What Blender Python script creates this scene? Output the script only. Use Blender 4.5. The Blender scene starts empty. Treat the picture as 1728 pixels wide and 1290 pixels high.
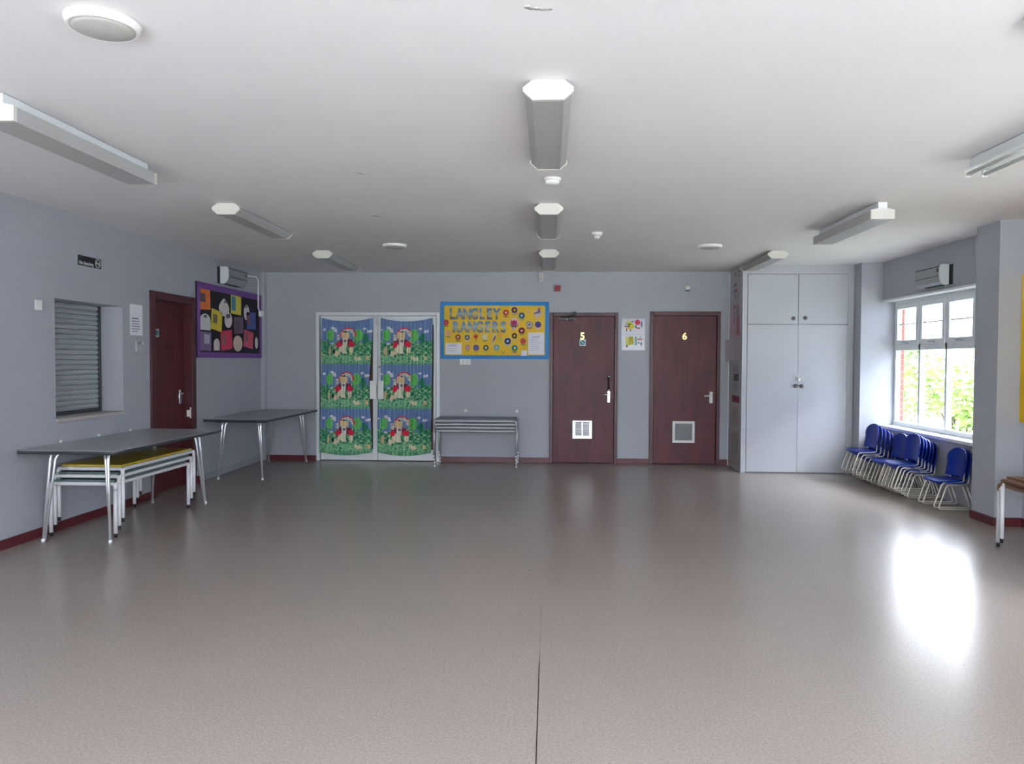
import bpy, bmesh, math, random
import numpy as np
from mathutils import Vector, Matrix, noise

random.seed(7)
scene = bpy.context.scene
PI = math.pi

# ------------------------------------------------------------------ camera
F_PX, YAW, PITCH, ROLL, CAM_H = 1275.0, 0.0495, 0.0277, 0.0044, 1.387
cam_data = bpy.data.cameras.new('camera')
cam_data.sensor_fit = 'HORIZONTAL'
cam_data.sensor_width = 36.0
cam_data.lens = 36.0 * F_PX / 1728.0
cam_data.clip_start = 0.05
cam_data.clip_end = 300
cam = bpy.data.objects.new('camera', cam_data)
scene.collection.objects.link(cam)
fwd = Vector((-math.sin(YAW) * math.cos(PITCH), math.cos(YAW) * math.cos(PITCH), -math.sin(PITCH)))
rgt = Vector((math.cos(YAW), math.sin(YAW), 0))
up = rgt.cross(fwd)
r2 = math.cos(ROLL) * rgt + math.sin(ROLL) * up
u2 = -math.sin(ROLL) * rgt + math.cos(ROLL) * up
m = Matrix((r2, u2, -fwd)).transposed().to_4x4()
m.translation = Vector((0, 0, CAM_H))
cam.matrix_world = m
scene.camera = cam

# ------------------------------------------------------------------ world, daylight, exposure
world = bpy.data.worlds.new('overcast_sky')
scene.world = world
world.use_nodes = True
wn = world.node_tree.nodes
wl = world.node_tree.links
wn.clear()
w_out = wn.new('ShaderNodeOutputWorld')
w_bg = wn.new('ShaderNodeBackground')
w_ramp = wn.new('ShaderNodeValToRGB')
w_tc = wn.new('ShaderNodeTexCoord')
w_sep = wn.new('ShaderNodeSeparateXYZ')
wl.new(w_tc.outputs['Generated'], w_sep.inputs[0])
wl.new(w_sep.outputs['Z'], w_ramp.inputs[0])
w_ramp.color_ramp.elements[0].position = 0.0
w_ramp.color_ramp.elements[0].color = (0.165, 0.175, 0.19, 1)
w_ramp.color_ramp.elements[1].position = 0.65
w_ramp.color_ramp.elements[1].color = (0.88, 0.945, 1.06, 1)
wl.new(w_ramp.outputs[0], w_bg.inputs[0])
w_bg.inputs[1].default_value = 22.0
wl.new(w_bg.outputs[0], w_out.inputs[0])

vs = scene.view_settings
vs.view_transform = 'Standard'
vs.look = 'None'
vs.gamma = 1
vs.use_curve_mapping = False
vs.exposure = 1.06
scene.cycles.max_bounces = 10
scene.cycles.diffuse_bounces = 6
scene.cycles.glossy_bounces = 4
scene.cycles.transparent_max_bounces = 12
scene.cycles.sample_clamp_indirect = 6.0
scene.cycles.use_denoising = True
scene.cycles.caustics_reflective = False
scene.cycles.caustics_refractive = False


def portal(loc, sx, sz, rot):
    """Marks a window opening so that the sky's light is sampled through it."""
    l = bpy.data.lights.new('window_daylight', 'AREA')
    l.shape = 'RECTANGLE'
    l.size, l.size_y = sx, sz
    l.cycles.is_portal = True
    o = bpy.data.objects.new('window_daylight', l)
    o.location = loc
    o.rotation_euler = rot
    scene.collection.objects.link(o)


# room sizes (metres): camera stands at the origin looking along +y
XL, XR, YF, YB, ZC = -3.96, 4.02, 10.28, -1.6, 2.595
XP, YP0, YP1 = 3.79, 6.60, 6.95          # brick pier between the window bays
WIN = (6.98, 9.38, 0.63, 2.14)           # the window bay in view
WIN_R = [(1.0, 3.0, 0.63, 2.14), (3.25, 5.05, 0.63, 2.14)]
WIN_B = [(-3.6, -0.15, 0.25, 2.42), (0.15, 3.7, 0.25, 2.42)]
portal((4.30, (WIN[0] + WIN[1]) / 2, (WIN[2] + WIN[3]) / 2), WIN[3] - WIN[2], WIN[1] - WIN[0], (0, PI / 2, 0))
for a in WIN_R:
    portal((4.30, (a[0] + a[1]) / 2, (a[2] + a[3]) / 2), a[3] - a[2], a[1] - a[0], (0, PI / 2, 0))
for a in WIN_B:
    portal(((a[0] + a[1]) / 2, YB - 0.28, (a[2] + a[3]) / 2), a[1] - a[0], a[3] - a[2], (PI / 2, 0, 0))


# ------------------------------------------------------------------ helpers
def lin(c):
    return tuple((x / 12.92 if x <= 0.04045 else ((x + 0.055) / 1.055) ** 2.4) for x in c)


def S(r, g, b):
    return lin((r / 255, g / 255, b / 255))


MATS = {}


def M(name, col, rough=0.5, metal=0.0, var=0.06, scale=6.0, stretch=(1, 1, 1), bump=0.0, bscale=60.0, spec=0.5, coat=0.0):
    """Principled material whose colour is gently broken up by noise."""
    if name in MATS:
        return MATS[name]
    mt = bpy.data.materials.new(name)
    mt.use_nodes = True
    nt = mt.node_tree
    b = nt.nodes['Principled BSDF']
    b.inputs['Roughness'].default_value = rough
    b.inputs['Metallic'].default_value = metal
    b.inputs['Specular IOR Level'].default_value = spec
    b.inputs['Coat Weight'].default_value = coat
    tc = nt.nodes.new('ShaderNodeTexCoord')
    mp = nt.nodes.new('ShaderNodeMapping')
    mp.inputs['Scale'].default_value = stretch
    nt.links.new(tc.outputs['Object'], mp.inputs[0])
    nz = nt.nodes.new('ShaderNodeTexNoise')
    nz.inputs['Scale'].default_value = scale
    nz.inputs['Detail'].default_value = 4
    nt.links.new(mp.outputs[0], nz.inputs['Vector'])
    rp = nt.nodes.new('ShaderNodeValToRGB')
    rp.color_ramp.elements[0].position = 0.3
    rp.color_ramp.elements[1].position = 0.7
    rp.color_ramp.elements[0].color = (*[max(0, c * (1 - var)) for c in col], 1)
    rp.color_ramp.elements[1].color = (*[min(1, c * (1 + var)) for c in col], 1)
    nt.links.new(nz.outputs[0], rp.inputs[0])
    nt.links.new(rp.outputs[0], b.inputs['Base Color'])
    if bump:
        n2 = nt.nodes.new('ShaderNodeTexNoise')
        n2.inputs['Scale'].default_value = bscale
        nt.links.new(mp.outputs[0], n2.inputs['Vector'])
        bp = nt.nodes.new('ShaderNodeBump')
        bp.inputs['Strength'].default_value = bump
        bp.inputs['Distance'].default_value = 0.01
        nt.links.new(n2.outputs[0], bp.inputs['Height'])
        nt.links.new(bp.outputs[0], b.inputs['Normal'])
    MATS[name] = mt
    return mt


def link(o):
    scene.collection.objects.link(o)
    return o


class MB:
    """Collects shapes (world or local coordinates) and links them as one mesh object."""

    def __init__(self):
        self.bm = bmesh.new()
        self.mats = []
        self.cur = 0

    def mat(self, m):
        if m not in self.mats:
            self.mats.append(m)
        self.cur = self.mats.index(m)
        return self

    def _f(self, vs):
        try:
            f = self.bm.faces.new(vs)
            f.material_index = self.cur
            return f
        except ValueError:
            return None

    def box(self, x0, x1, y0, y1, z0, z1, bev=0.0, seg=2):
        b = self.bm
        v = [b.verts.new(p) for p in ((x0, y0, z0), (x1, y0, z0), (x1, y1, z0), (x0, y1, z0), (x0, y0, z1), (x1, y0, z1), (x1, y1, z1), (x0, y1, z1))]
        fs = [self._f([v[i] for i in q]) for q in ((0, 3, 2, 1), (4, 5, 6, 7), (0, 1, 5, 4), (1, 2, 6, 5), (2, 3, 7, 6), (3, 0, 4, 7))]
        if bev > 0:
            es = {e for f in fs for e in f.edges}
            r = bmesh.ops.bevel(b, geom=list(es), offset=bev, segments=seg, profile=0.5, affect='EDGES', clamp_overlap=True)
            for f in r['faces']:
                f.material_index = self.cur
                f.smooth = True
        return self

    def quad(self, pts):
        self._f([self.bm.verts.new(p) for p in pts])
        return self

    def prism(self, pts, vec, smooth=False):
        """Polygon pts (3d, planar) extruded by vec."""
        v = Vector(vec)
        a = [self.bm.verts.new(p) for p in pts]
        c = [self.bm.verts.new(Vector(p) + v) for p in pts]
        self._f(a[::-1])
        self._f(c)
        n = len(a)
        for i in range(n):
            f = self._f([a[i], a[(i + 1) % n], c[(i + 1) % n], c[i]])
            if f and smooth:
                f.smooth = True
        return self

    def tube(self, pts, r, seg=10, cap=True):
        pts = [Vector(p) for p in pts]
        q = [pts[0]]
        for p in pts[1:]:
            if (p - q[-1]).length > 1e-5:
                q.append(p)
        pts = q
        rings = []
        t0 = (pts[1] - pts[0]).normalized()
        ref = Vector((0, 0, 1)) if abs(t0.z) < 0.9 else Vector((1, 0, 0))
        nrm = t0.cross(ref).normalized()
        rr = r if isinstance(r, (list, tuple)) else [r] * len(pts)
        for i, p in enumerate(pts):
            if i == 0:
                t = t0
            elif i == len(pts) - 1:
                t = (pts[i] - pts[i - 1]).normalized()
            else:
                t = ((pts[i + 1] - p).normalized() + (p - pts[i - 1]).normalized()).normalized()
            nrm = (nrm - t * nrm.dot(t)).normalized()
            bn = t.cross(nrm)
            rings.append([self.bm.verts.new(p + (nrm * math.cos(a) + bn * math.sin(a)) * rr[i]) for a in [2 * PI * k / seg for k in range(seg)]])
        for A, B in zip(rings, rings[1:]):
            for k in range(seg):
                f = self._f([A[k], A[(k + 1) % seg], B[(k + 1) % seg], B[k]])
                if f:
                    f.smooth = True
        if cap:
            self._f(rings[0][::-1])
            self._f(rings[-1])
        return self

    def lathe(self, c, axis, prof, seg=24):
        """prof: (radius, distance along axis) pairs."""
        c, ax = Vector(c), Vector(axis).normalized()
        ref = Vector((0, 0, 1)) if abs(ax.z) < 0.9 else Vector((1, 0, 0))
        a = ax.cross(ref).normalized()
        b = ax.cross(a)
        rings = []
        for r, h in prof:
            if r < 1e-6:
                rings.append([self.bm.verts.new(c + ax * h)])
            else:
                rings.append([self.bm.verts.new(c + ax * h + (a * math.cos(t) + b * math.sin(t)) * r) for t in [2 * PI * k / seg for k in range(seg)]])
        for A, B in zip(rings, rings[1:]):
            for k in range(seg):
                k2 = (k + 1) % seg
                if len(A) == 1 and len(B) > 1:
                    f = self._f([A[0], B[k2], B[k]])
                elif len(B) == 1 and len(A) > 1:
                    f = self._f([A[k], A[k2], B[0]])
                elif len(A) > 1:
                    f = self._f([A[k], A[k2], B[k2], B[k]])
                else:
                    f = None
                if f:
                    f.smooth = True
        if len(rings[0]) > 1:
            self._f(rings[0][::-1])
        if len(rings[-1]) > 1:
            self._f(rings[-1])
        return self

    def build(self, name, mat=None, parent=None, smooth_angle=None):
        bmesh.ops.recalc_face_normals(self.bm, faces=self.bm.faces)
        if parent is not None:
            t = root_loc(parent)
            if t.length > 0:
                bmesh.ops.translate(self.bm, verts=self.bm.verts, vec=-t)
        me = bpy.data.meshes.new(name)
        self.bm.to_mesh(me)
        self.bm.free()
        for x in (self.mats or [mat]):
            me.materials.append(x)
        o = bpy.data.objects.new(name, me)
        if parent is not None:
            o.parent = parent
        link(o)
        return o


def root_loc(o):
    v = Vector((0, 0, 0))
    while o is not None:
        v += o.location
        o = o.parent
    return v


def tag(o, label=None, cat=None, group=None, kind=None):
    if label:
        o['label'] = label
    if cat:
        o['category'] = cat
    if group:
        o['group'] = group
    if kind:
        o['kind'] = kind
    return o


def empty(name, loc, label=None, cat=None, group=None, kind=None):
    o = bpy.data.objects.new(name, None)
    o.empty_display_size = 0.1
    o.location = loc
    link(o)
    return tag(o, label, cat, group, kind)


def copy_tree(o, parent=None):
    c = o.copy()
    scene.collection.objects.link(c)
    if parent is not None:
        c.parent = parent
    for ch in list(o.children):
        copy_tree(ch, c)
    return c


def fillet(pts, r, n=5):
    """Rounds the inner corners of a polyline."""
    pts = [Vector(p) for p in pts]
    out = [pts[0]]
    for a, b, c in zip(pts, pts[1:], pts[2:]):
        u, v = (a - b), (c - b)
        d = min(r, u.length * 0.49, v.length * 0.49)
        p, q = b + u.normalized() * d, b + v.normalized() * d
        for i in range(n + 1):
            t = i / n
            out.append(p * (1 - t) ** 2 + b * 2 * t * (1 - t) + q * t * t)
    out.append(pts[-1])
    return out


def text_obj(name, body, size, depth, mat, loc, rot, parent=None, bold=0.0, sx=1.0, align='LEFT'):
    cu = bpy.data.curves.new(name, 'FONT')
    cu.body = body
    cu.size = size
    cu.extrude = depth
    cu.offset = bold
    cu.align_x = align
    t = bpy.data.objects.new(name, cu)
    link(t)
    bpy.context.view_layer.update()
    me = bpy.data.meshes.new_from_object(t.evaluated_get(bpy.context.evaluated_depsgraph_get()))
    bpy.data.objects.remove(t)
    bpy.data.curves.remove(cu)
    me.transform(Matrix.Translation(Vector(loc) - (root_loc(parent) if parent else Vector())) @ rot.to_4x4() @ Matrix.Scale(sx, 4, (1, 0, 0)))
    me.materials.clear()
    me.materials.append(mat)
    o = bpy.data.objects.new(name, me)
    if parent is not None:
        o.parent = parent
    link(o)
    return o


ROT_FAR = Matrix(((1, 0, 0), (0, 0, -1), (0, 1, 0)))      # text on the far wall, facing -y
ROT_LEFT = Matrix(((0, 0, 1), (1, 0, 0), (0, 1, 0)))      # text on the left wall, facing +x

# ------------------------------------------------------------------ materials
m_wall = M('wall_paint_grey_blue', S(164, 167, 174), 0.55, var=0.02, scale=2, bump=0.15, bscale=90)
m_ceil = M('ceiling_paint_white', S(226, 224, 224), 0.75, var=0.02, scale=1.2, bump=0.08, bscale=70)
m_white = M('white_gloss_paint', S(222, 226, 228), 0.35, var=0.02)
m_cup = M('cupboard_paint_pale_grey', S(172, 175, 180), 0.45, var=0.02, scale=2)
m_whitepl = M('white_plastic', S(232, 232, 228), 0.4, var=0.02)
m_cream = M('cream_plastic', S(236, 234, 218), 0.45, var=0.03)
m_maroon = M('maroon_stained_wood', S(82, 30, 36), 0.42, var=0.3, scale=3.0, stretch=(3, 3, 0.6), spec=0.35)
m_maroon2 = M('maroon_frame_paint', S(72, 27, 32), 0.4, var=0.2, scale=5, stretch=(2, 2, 0.7))
m_skirt = M('maroon_skirting_paint', S(88, 30, 34), 0.4, var=0.15, scale=4)
m_chrome = M('polished_steel', S(225, 228, 230), 0.18, 1.0, var=0.02)
m_dchrome = M('dull_steel', S(165, 168, 172), 0.32, 1.0, var=0.04)
m_brass = M('brass', S(236, 214, 150), 0.3, 0.6, var=0.03)
m_black = M('black_plastic', S(22, 22, 24), 0.4, var=0.05)
m_dark = M('dark_grey_plastic', S(60, 64, 68), 0.45, var=0.05)
m_gtop = M('grey_laminate_top', S(160, 162, 164), 0.3, var=0.06, scale=40)
m_gedge = M('dark_table_edge', S(58, 62, 68), 0.4, var=0.05)
m_yellow = M('yellow_laminate_top', S(196, 168, 40), 0.3, var=0.05, scale=30)
m_teal = M('green_grey_laminate', S(92, 112, 112), 0.3, var=0.05, scale=30)
m_frame_w = M('off_white_tube_paint', S(214, 214, 216), 0.3, var=0.02)
m_frame_b = M('beige_tube_paint', S(186, 180, 168), 0.3, 0.25, var=0.04)
m_blue = M('blue_plastic_shell', S(4, 40, 134), 0.42, var=0.06, scale=8, spec=0.35)
m_legs = M('bright_steel_legs', S(236, 238, 240), 0.3, 0.75, var=0.02)
m_wood = M('brown_wood_edge', S(118, 84, 62), 0.45, var=0.2, scale=12, stretch=(1, 6, 6))
m_paper = M('white_paper', S(226, 226, 232), 0.6, var=0.015)
m_ink = M('grey_ink', S(120, 120, 140), 0.6, var=0.05)
m_lens = M('grey_translucent_diffuser', S(168, 168, 166), 0.35, var=0.03)
m_cap = M('white_lamp_end_cap', S(210, 208, 198), 0.5, var=0.015)
m_shut = M('grey_green_shutter', S(158, 166, 168), 0.45, 0.0, var=0.06, scale=5, stretch=(1, .5, 6))
m_sill = M('speckled_stone_sill', S(176, 168, 164), 0.4, var=0.25, scale=70)
m_brown = M('brown_board_behind_glass', S(128, 86, 62), 0.6, var=0.12)
m_purple = M('purple_border_paper', S(112, 66, 142), 0.6, var=0.05)
m_bkfelt = M('black_backing_paper', S(20, 18, 26), 0.75, var=0.1)
m_bboard = M('blue_border_paper', S(30, 128, 196), 0.6, var=0.04)
m_yboard = M('yellow_backing_paper', S(226, 184, 20), 0.6, var=0.04)
m_red = M('red_plastic', S(150, 24, 44), 0.4, var=0.04)


def flat(name, r, g, b, rough=0.6):
    return M(name, S(r, g, b), rough, var=0.05, scale=20)


def glass_mat():
    mt = bpy.data.materials.new('clear_window_glass')
    mt.use_nodes = True
    nt = mt.node_tree
    nt.nodes.clear()
    out = nt.nodes.new('ShaderNodeOutputMaterial')
    mix = nt.nodes.new('ShaderNodeMixShader')
    tr = nt.nodes.new('ShaderNodeBsdfTransparent')
    tr.inputs[0].default_value = (0.97, 0.97, 0.975, 1)
    gl = nt.nodes.new('ShaderNodeBsdfGlossy')
    gl.inputs['Roughness'].default_value = 0.02
    fr = nt.nodes.new('ShaderNodeFresnel')
    fr.inputs[0].default_value = 1.35
    geo = nt.nodes.new('ShaderNodeNewGeometry')
    inv = nt.nodes.new('ShaderNodeMath')
    inv.operation = 'SUBTRACT'
    inv.inputs[0].default_value = 1.0
    nt.links.new(geo.outputs['Backfacing'], inv.inputs[1])
    mul = nt.nodes.new('ShaderNodeMath')
    mul.operation = 'MULTIPLY'
    nt.links.new(fr.outputs[0], mul.inputs[0])
    nt.links.new(inv.outputs[0], mul.inputs[1])
    nt.links.new(mul.outputs[0], mix.inputs[0])
    nt.links.new(tr.outputs[0], mix.inputs[1])
    nt.links.new(gl.outputs[0], mix.inputs[2])
    nt.links.new(mix.outputs[0], out.inputs[0])
    return mt


m_glass = glass_mat()


def floor_mat():
    mt = bpy.data.materials.new('mottled_vinyl_floor')
    mt.use_nodes = True
    nt = mt.node_tree
    b = nt.nodes['Principled BSDF']
    tc = nt.nodes.new('ShaderNodeTexCoord')
    n1 = nt.nodes.new('ShaderNodeTexNoise')
    n1.inputs['Scale'].default_value = 90
    n1.inputs['Detail'].default_value = 8
    n1.inputs['Roughness'].default_value = 0.7
    n2 = nt.nodes.new('ShaderNodeTexNoise')
    n2.inputs['Scale'].default_value = 1.1
    n2.inputs['Detail'].default_value = 5
    nt.links.new(tc.outputs['Object'], n1.inputs['Vector'])
    nt.links.new(tc.outputs['Object'], n2.inputs['Vector'])
    r1 = nt.nodes.new('ShaderNodeValToRGB')
    r1.color_ramp.elements[0].position = 0.32
    r1.color_ramp.elements[0].color = (*S(138, 128, 120), 1)
    r1.color_ramp.elements[1].position = 0.68
    r1.color_ramp.elements[1].color = (*S(166, 156, 148), 1)
    r2_ = nt.nodes.new('ShaderNodeValToRGB')
    r2_.color_ramp.elements[0].position = 0.3
    r2_.color_ramp.elements[0].color = (0.95, 0.945, 0.94, 1)
    r2_.color_ramp.elements[1].position = 0.7
    r2_.color_ramp.elements[1].color = (1, 1, 1, 1)
    mx = nt.nodes.new('ShaderNodeMix')
    mx.data_type = 'RGBA'
    mx.blend_type = 'MULTIPLY'
    mx.inputs[0].default_value = 1
    nt.links.new(n1.outputs[0], r1.inputs[0])
    nt.links.new(n2.outputs[0], r2_.inputs[0])
    nt.links.new(r1.outputs[0], mx.inputs[6])
    nt.links.new(r2_.outputs[0], mx.inputs[7])
    nt.links.new(mx.outputs[2], b.inputs['Base Color'])
    rr = nt.nodes.new('ShaderNodeMapRange')
    rr.inputs[3].default_value = 0.26
    rr.inputs[4].default_value = 0.28
    nt.links.new(n2.outputs[0], rr.inputs[0])
    b.inputs['Roughness'].default_value = .26
    b.inputs['Specular IOR Level'].default_value = 0.5
    bp = nt.nodes.new('ShaderNodeBump')
    bp.inputs['Strength'].default_value = 0.03
    bp.inputs['Distance'].default_value = 0.01
    n3 = nt.nodes.new('ShaderNodeTexNoise')
    n3.inputs['Scale'].default_value = 5
    nt.links.new(tc.outputs['Object'], n3.inputs['Vector'])
    nt.links.new(n3.outputs[0], bp.inputs['Height'])
    return mt


def brick_mat():
    mt = bpy.data.materials.new('red_brickwork')
    mt.use_nodes = True
    nt = mt.node_tree
    b = nt.nodes['Principled BSDF']
    tc = nt.nodes.new('ShaderNodeTexCoord')
    mp = nt.nodes.new('ShaderNodeMapping')
    mp.inputs['Rotation'].default_value = (PI / 2, 0, 0)
    br = nt.nodes.new('ShaderNodeTexBrick')
    br.inputs['Scale'].default_value = 1
    br.inputs['Brick Width'].default_value = 0.22
    br.inputs['Row Height'].default_value = 0.075
    br.inputs['Mortar Size'].default_value = 0.006
    br.inputs['Color1'].default_value = (*S(170, 92, 84), 1)
    br.inputs['Color2'].default_value = (*S(150, 78, 72), 1)
    br.inputs['Mortar'].default_value = (*S(156, 118, 108), 1)
    nt.links.new(tc.outputs['Object'], mp.inputs[0])
    nt.links.new(mp.outputs[0], br.inputs['Vector'])
    nt.links.new(br.outputs[0], b.inputs['Base Color'])
    b.inputs['Roughness'].default_value = 0.85
    return mt


m_floor = floor_mat()
m_brick = brick_mat()


# ------------------------------------------------------------------ setting
def struct(mb, name, mat, label=None):
    o = mb.build(name, mat)
    tag(o, label, None, None, 'structure')
    return o


XO = 4.29      # outer face of the window wall's inner skin
f = struct(MB().box(XL - 0.3, XR + 0.27, YB - 0.27, YF + 0.25, -0.12, 0), 'floor', m_floor, 'brown-grey mottled vinyl floor')
sm = MB().box(-0.041, -0.0365, 2.2, 3.44, 0.0, 0.0006).box(-0.042, -0.0405, 4.0, 4.28, 0.0, 0.0006)
sm.box(-0.0395, -0.038, 3.44, 4.0, 0, 0.0003)
sm.build('seam', M('dark_floor_seam', S(44, 40, 38), 0.6), f)
c_ = struct(MB().box(XL - 0.3, XR + 0.3, YB - 0.3, YF + 0.3, ZC, ZC + 0.15), 'ceiling', m_ceil, 'white painted ceiling')


def blot(cx, cy, pts):
    mb = MB()
    for dx, dy, r in pts:
        mb.lathe((cx + dx, cy + dy, ZC - 0.0012), (0, 0, 1), [(0, 0), (r, 0.0004), (r, 0.0012)], 9)
    return mb


m_scuff = M('grey_ceiling_scuff', S(176, 174, 172), 0.8, var=0.2, scale=60)
blot(-0.08, 2.61, [(0, 0, .014), (.012, .01, .012), (.03, .012, .012), (.045, .016, .012), (.06, .018, .010), (.075, .02, .008)]).build('ceiling_scuff', m_scuff, c_)
blot(-1.23, 4.86, [(0, 0, .014), (.012, .02, .009), (-.01, -.02, .006)]).build('ceiling_scuff', m_scuff, c_)
blot(-1.47, 6.29, [(0, 0, .02), (.024, .01, .013), (.035, .04, .009)]).build('ceiling_scuff', m_scuff, c_)

# left wall with the serving hatch and the door opening
HY0, HY1, HZ0, HZ1 = 5.874, 6.838, 0.905, 1.875
DY0, DY1, DZ = 7.37, 8.19, 2.02
W = MB()
T = XL - 0.30
W.box(T, XL, YB - 0.27, HY0, 0, ZC)
W.box(T, XL, HY0, HY1, 0, HZ0).box(T, XL, HY0, HY1, HZ1, ZC)
W.box(T, XL, HY1, DY0, 0, ZC)
W.box(T, XL, DY0, DY1, DZ, ZC)
W.box(T, XL, DY1, YF + 0.25, 0, ZC)
struct(W, 'wall_left', m_wall, 'grey-blue painted left wall with a hatch opening')
# far wall with three doorways
DD = (-3.165, -1.545, 2.0)      # double door opening
D5 = (0.045, 0.878, 1.998)
D6 = (1.40, 2.243, 2.008)
W = MB()
xs = [XL, DD[0], DD[1], D5[0], D5[1], D6[0], D6[1], XR + 0.27]
for i in (0, 2, 4, 6):
    W.box(xs[i], xs[i + 1], YF, YF + 0.25, 0, ZC)
for d in (DD, D5, D6):
    W.box(d[0], d[1], YF, YF + 0.25, d[2], ZC)
struct(W, 'wall_far', m_wall, 'grey-blue painted far wall')


def window_wall(axis, wins, lo, hi, inner, outer, mb):
    z0, z1 = -0.0, ZC
    cur = lo
    for a in sorted(wins):
        seg = [(cur, a[0], z0, z1), (a[0], a[1], z0, a[2]), (a[0], a[1], a[3], z1)]
        for s in seg:
            if axis == 'x':
                mb.box(inner, outer, s[0], s[1], s[2], s[3])
            else:
                mb.box(s[0], s[1], outer, inner, s[2], s[3])
        cur = a[1]
    if axis == 'x':
        mb.box(inner, outer, cur, hi, z0, z1)
    else:
        mb.box(cur, hi, outer, inner, z0, z1)
    return mb


struct(MB().box(XL - .35, XR + .27, YF + .25, YF + .33, -.1, ZC), 'light_stop_doors', m_wall)  # unseen slab added to stop daylight leaking under the far doors
struct(MB().box(XL - .38, XL - .30, YB - .27, YF + .25, -.1, ZC), 'light_stop_hatch', m_wall)  # unseen slab added to keep daylight out of the hatch and left door
W = window_wall('x', [WIN] + WIN_R, YB - 0.27, YF, XR, XR + 0.21, MB())
struct(W, 'wall_right', m_wall, 'grey-blue painted window wall')
W = window_wall('x', [WIN] + WIN_R, YB - 0.27, YF + 0.25, XR + 0.21, XO, MB())
struct(W, 'wall_outer', m_brick, 'red brick outer skin seen through the window')
W = window_wall('y', WIN_B, XL, XR, YB, YB - 0.21, MB())
struct(W, 'wall_near', m_wall)
struct(MB().box(XP, XR, YP0, YP1, 0, ZC), 'wall_pier', m_wall, 'square painted pier beside the window bay')
struct(MB().box(3.77, XR, 9.38, 9.62, 0, ZC), 'wall_pilaster', m_wall, 'painted pilaster between the cupboard and the window')
struct(MB().box(XL, XL + 0.02, 10.19, 10.2, 0, ZC).box(XL, XL + .055, 10.2, YF, 0.0, ZC, .008), 'trim_1', m_wall, 'painted boxing in the far left corner')

# skirtings
H = 0.073
struct(MB().box(XL, XL + .016, YB, 7.31, 0, H, .003), 'baseboard_left', m_skirt)
struct(MB().box(XL, XL + .016, 8.262, 8.42, 0, H, .003), 'baseboard_left', m_skirt)
struct(MB().box(XL, XL + .014, 8.42, 10.2, 0, H, .003), 'baseboard_left', M('grey_skirting_paint', S(150, 152, 156), 0.4))
far = MB().box(XL + .055, -3.215, YF - .016, YF, 0, H, .003).box(-1.5, 0.0, YF - .016, YF, 0, H, .003)
far.box(.922, 1.347, YF - .016, YF, 0, H, .003).box(2.29, 2.40, YF - .016, YF, 0, H, .003)
struct(far, 'baseboard_far', m_skirt)
struct(MB().box(XP - .016, XP, YP0 - .016, YP1, 0, H, .003).box(XP, XR, YP0 - .016, YP0, 0, H, .003), 'baseboard_pier', m_skirt)
struct(MB().box(XR - .016, XR, YB, YP0 - .016, 0, H, .003), 'baseboard_right', m_skirt)


# ------------------------------------------------------------------ doors
def lever_x(mb, x, y, z0, z1, w, dirn, lev):
    """Back plate on a far-wall door at (x), lever pointing dirn."""
    mb.box(x - w / 2, x + w / 2, y - .008, y, z0, z1, .003)
    zl = z1 - lev
    mb.tube(fillet([(x, y - .006, zl), (x, y - .05, zl), (x + dirn * .10, y - .055, zl - .005)], .015), .009, 8)
    return mb


def flush_door(n, x0, x1, zt, leaf, label):
    """Door on the far wall: frame x0..x1, leaf = (x0, x1, z top)."""
    r = empty('door_%d' % n, ((x0 + x1) / 2, YF, 0), label, None, None, 'structure')
    fr = MB()
    fr.box(x0, leaf[0], YF - .02, YF + .12, 0, zt, .004)
    fr.box(leaf[1], x1, YF - .02, YF + .12, 0, zt, .004)
    fr.box(leaf[0], leaf[1], YF - .02, YF + .12, leaf[2], zt, .004)
    fr.build('door_frame', m_maroon2, r)
    MB().box(leaf[0] + .003, leaf[1] - .003, YF + .012, YF + .055, .008, leaf[2] - .003, .002).build('door_leaf', m_maroon, r)
    return r


YL = YF + .012
d5 = flush_door(5, 0.0, 0.922, 2.046, (0.047, 0.876, 1.998), 'maroon door numbered 5 with a door closer')
text_obj('door_number', '5', 0.13, .004, m_brass, (0.444, YL - .004, 1.688), ROT_FAR, d5, bold=.004, align='CENTER')
sg = MB().mat(m_whitepl).box(.405, .489, YL - .003, YL, 1.597, 1.681, .001).mat(flat('blue_green_disc', 60, 130, 140)).lathe((.447, YL - .003, 1.639), (0, -1, 0), [(.036, 0), (.036, .001)], 24)
sg.mat(m_whitepl).prism([(.43, YL - .0042, 1.655), (.434, YL - .0042, 1.66), (.468, YL - .0042, 1.622), (.464, YL - .0042, 1.617)], (0, -.0004, 0))
sg.build('fire_door_sign', None, d5)
cl = MB().mat(m_black).box(.14, .33, YL - .045, YL, 1.945, 1.985, .006).mat(m_chrome)
for x in (.138, .332):
    cl.tube([(x, YL - .024, 1.94), (x, YL - .024, 1.982)], .009, 8)
cl.tube([(.235, YL - .05, 1.93), (.235, YL - .05, 1.975)], .008, 8)
cl.build('door_closer', None, d5)
MB().tube([(.235, YL - .055, 1.99), (.31, YL - .15, 2.005), (.34, YL - .03, 2.03)], .009, 8).box(.30, .36, YL - .05, YL - .03, 2.0, 2.055, .004).build('closer_arm', m_black, d5)
ph = MB().mat(m_black).tube([(.80, YL - .045, 1.01), (.80, YL - .045, 1.175)], .012, 10).mat(m_chrome)
for z in (1.0, 1.185):
    ph.lathe((.80, YL, z), (0, -1, 0), [(.017, 0), (.013, .01), (.012, .05), (.016, .056), (0, .06)], 14)
ph.build('pull_handle', None, d5)
lever_x(MB(), .803, YL, .83, .985, .036, -1, .045).tube([(.803, YL - .01, .845), (.803, YL - .025, .845)], .011, 10).build('lever_handle', m_chrome, d5)
MB().lathe((.868, YL, .90), (0, -1, 0), [(.011, 0), (.011, .012), (0, .016)], 12).build('latch', m_chrome, d5)
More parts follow.
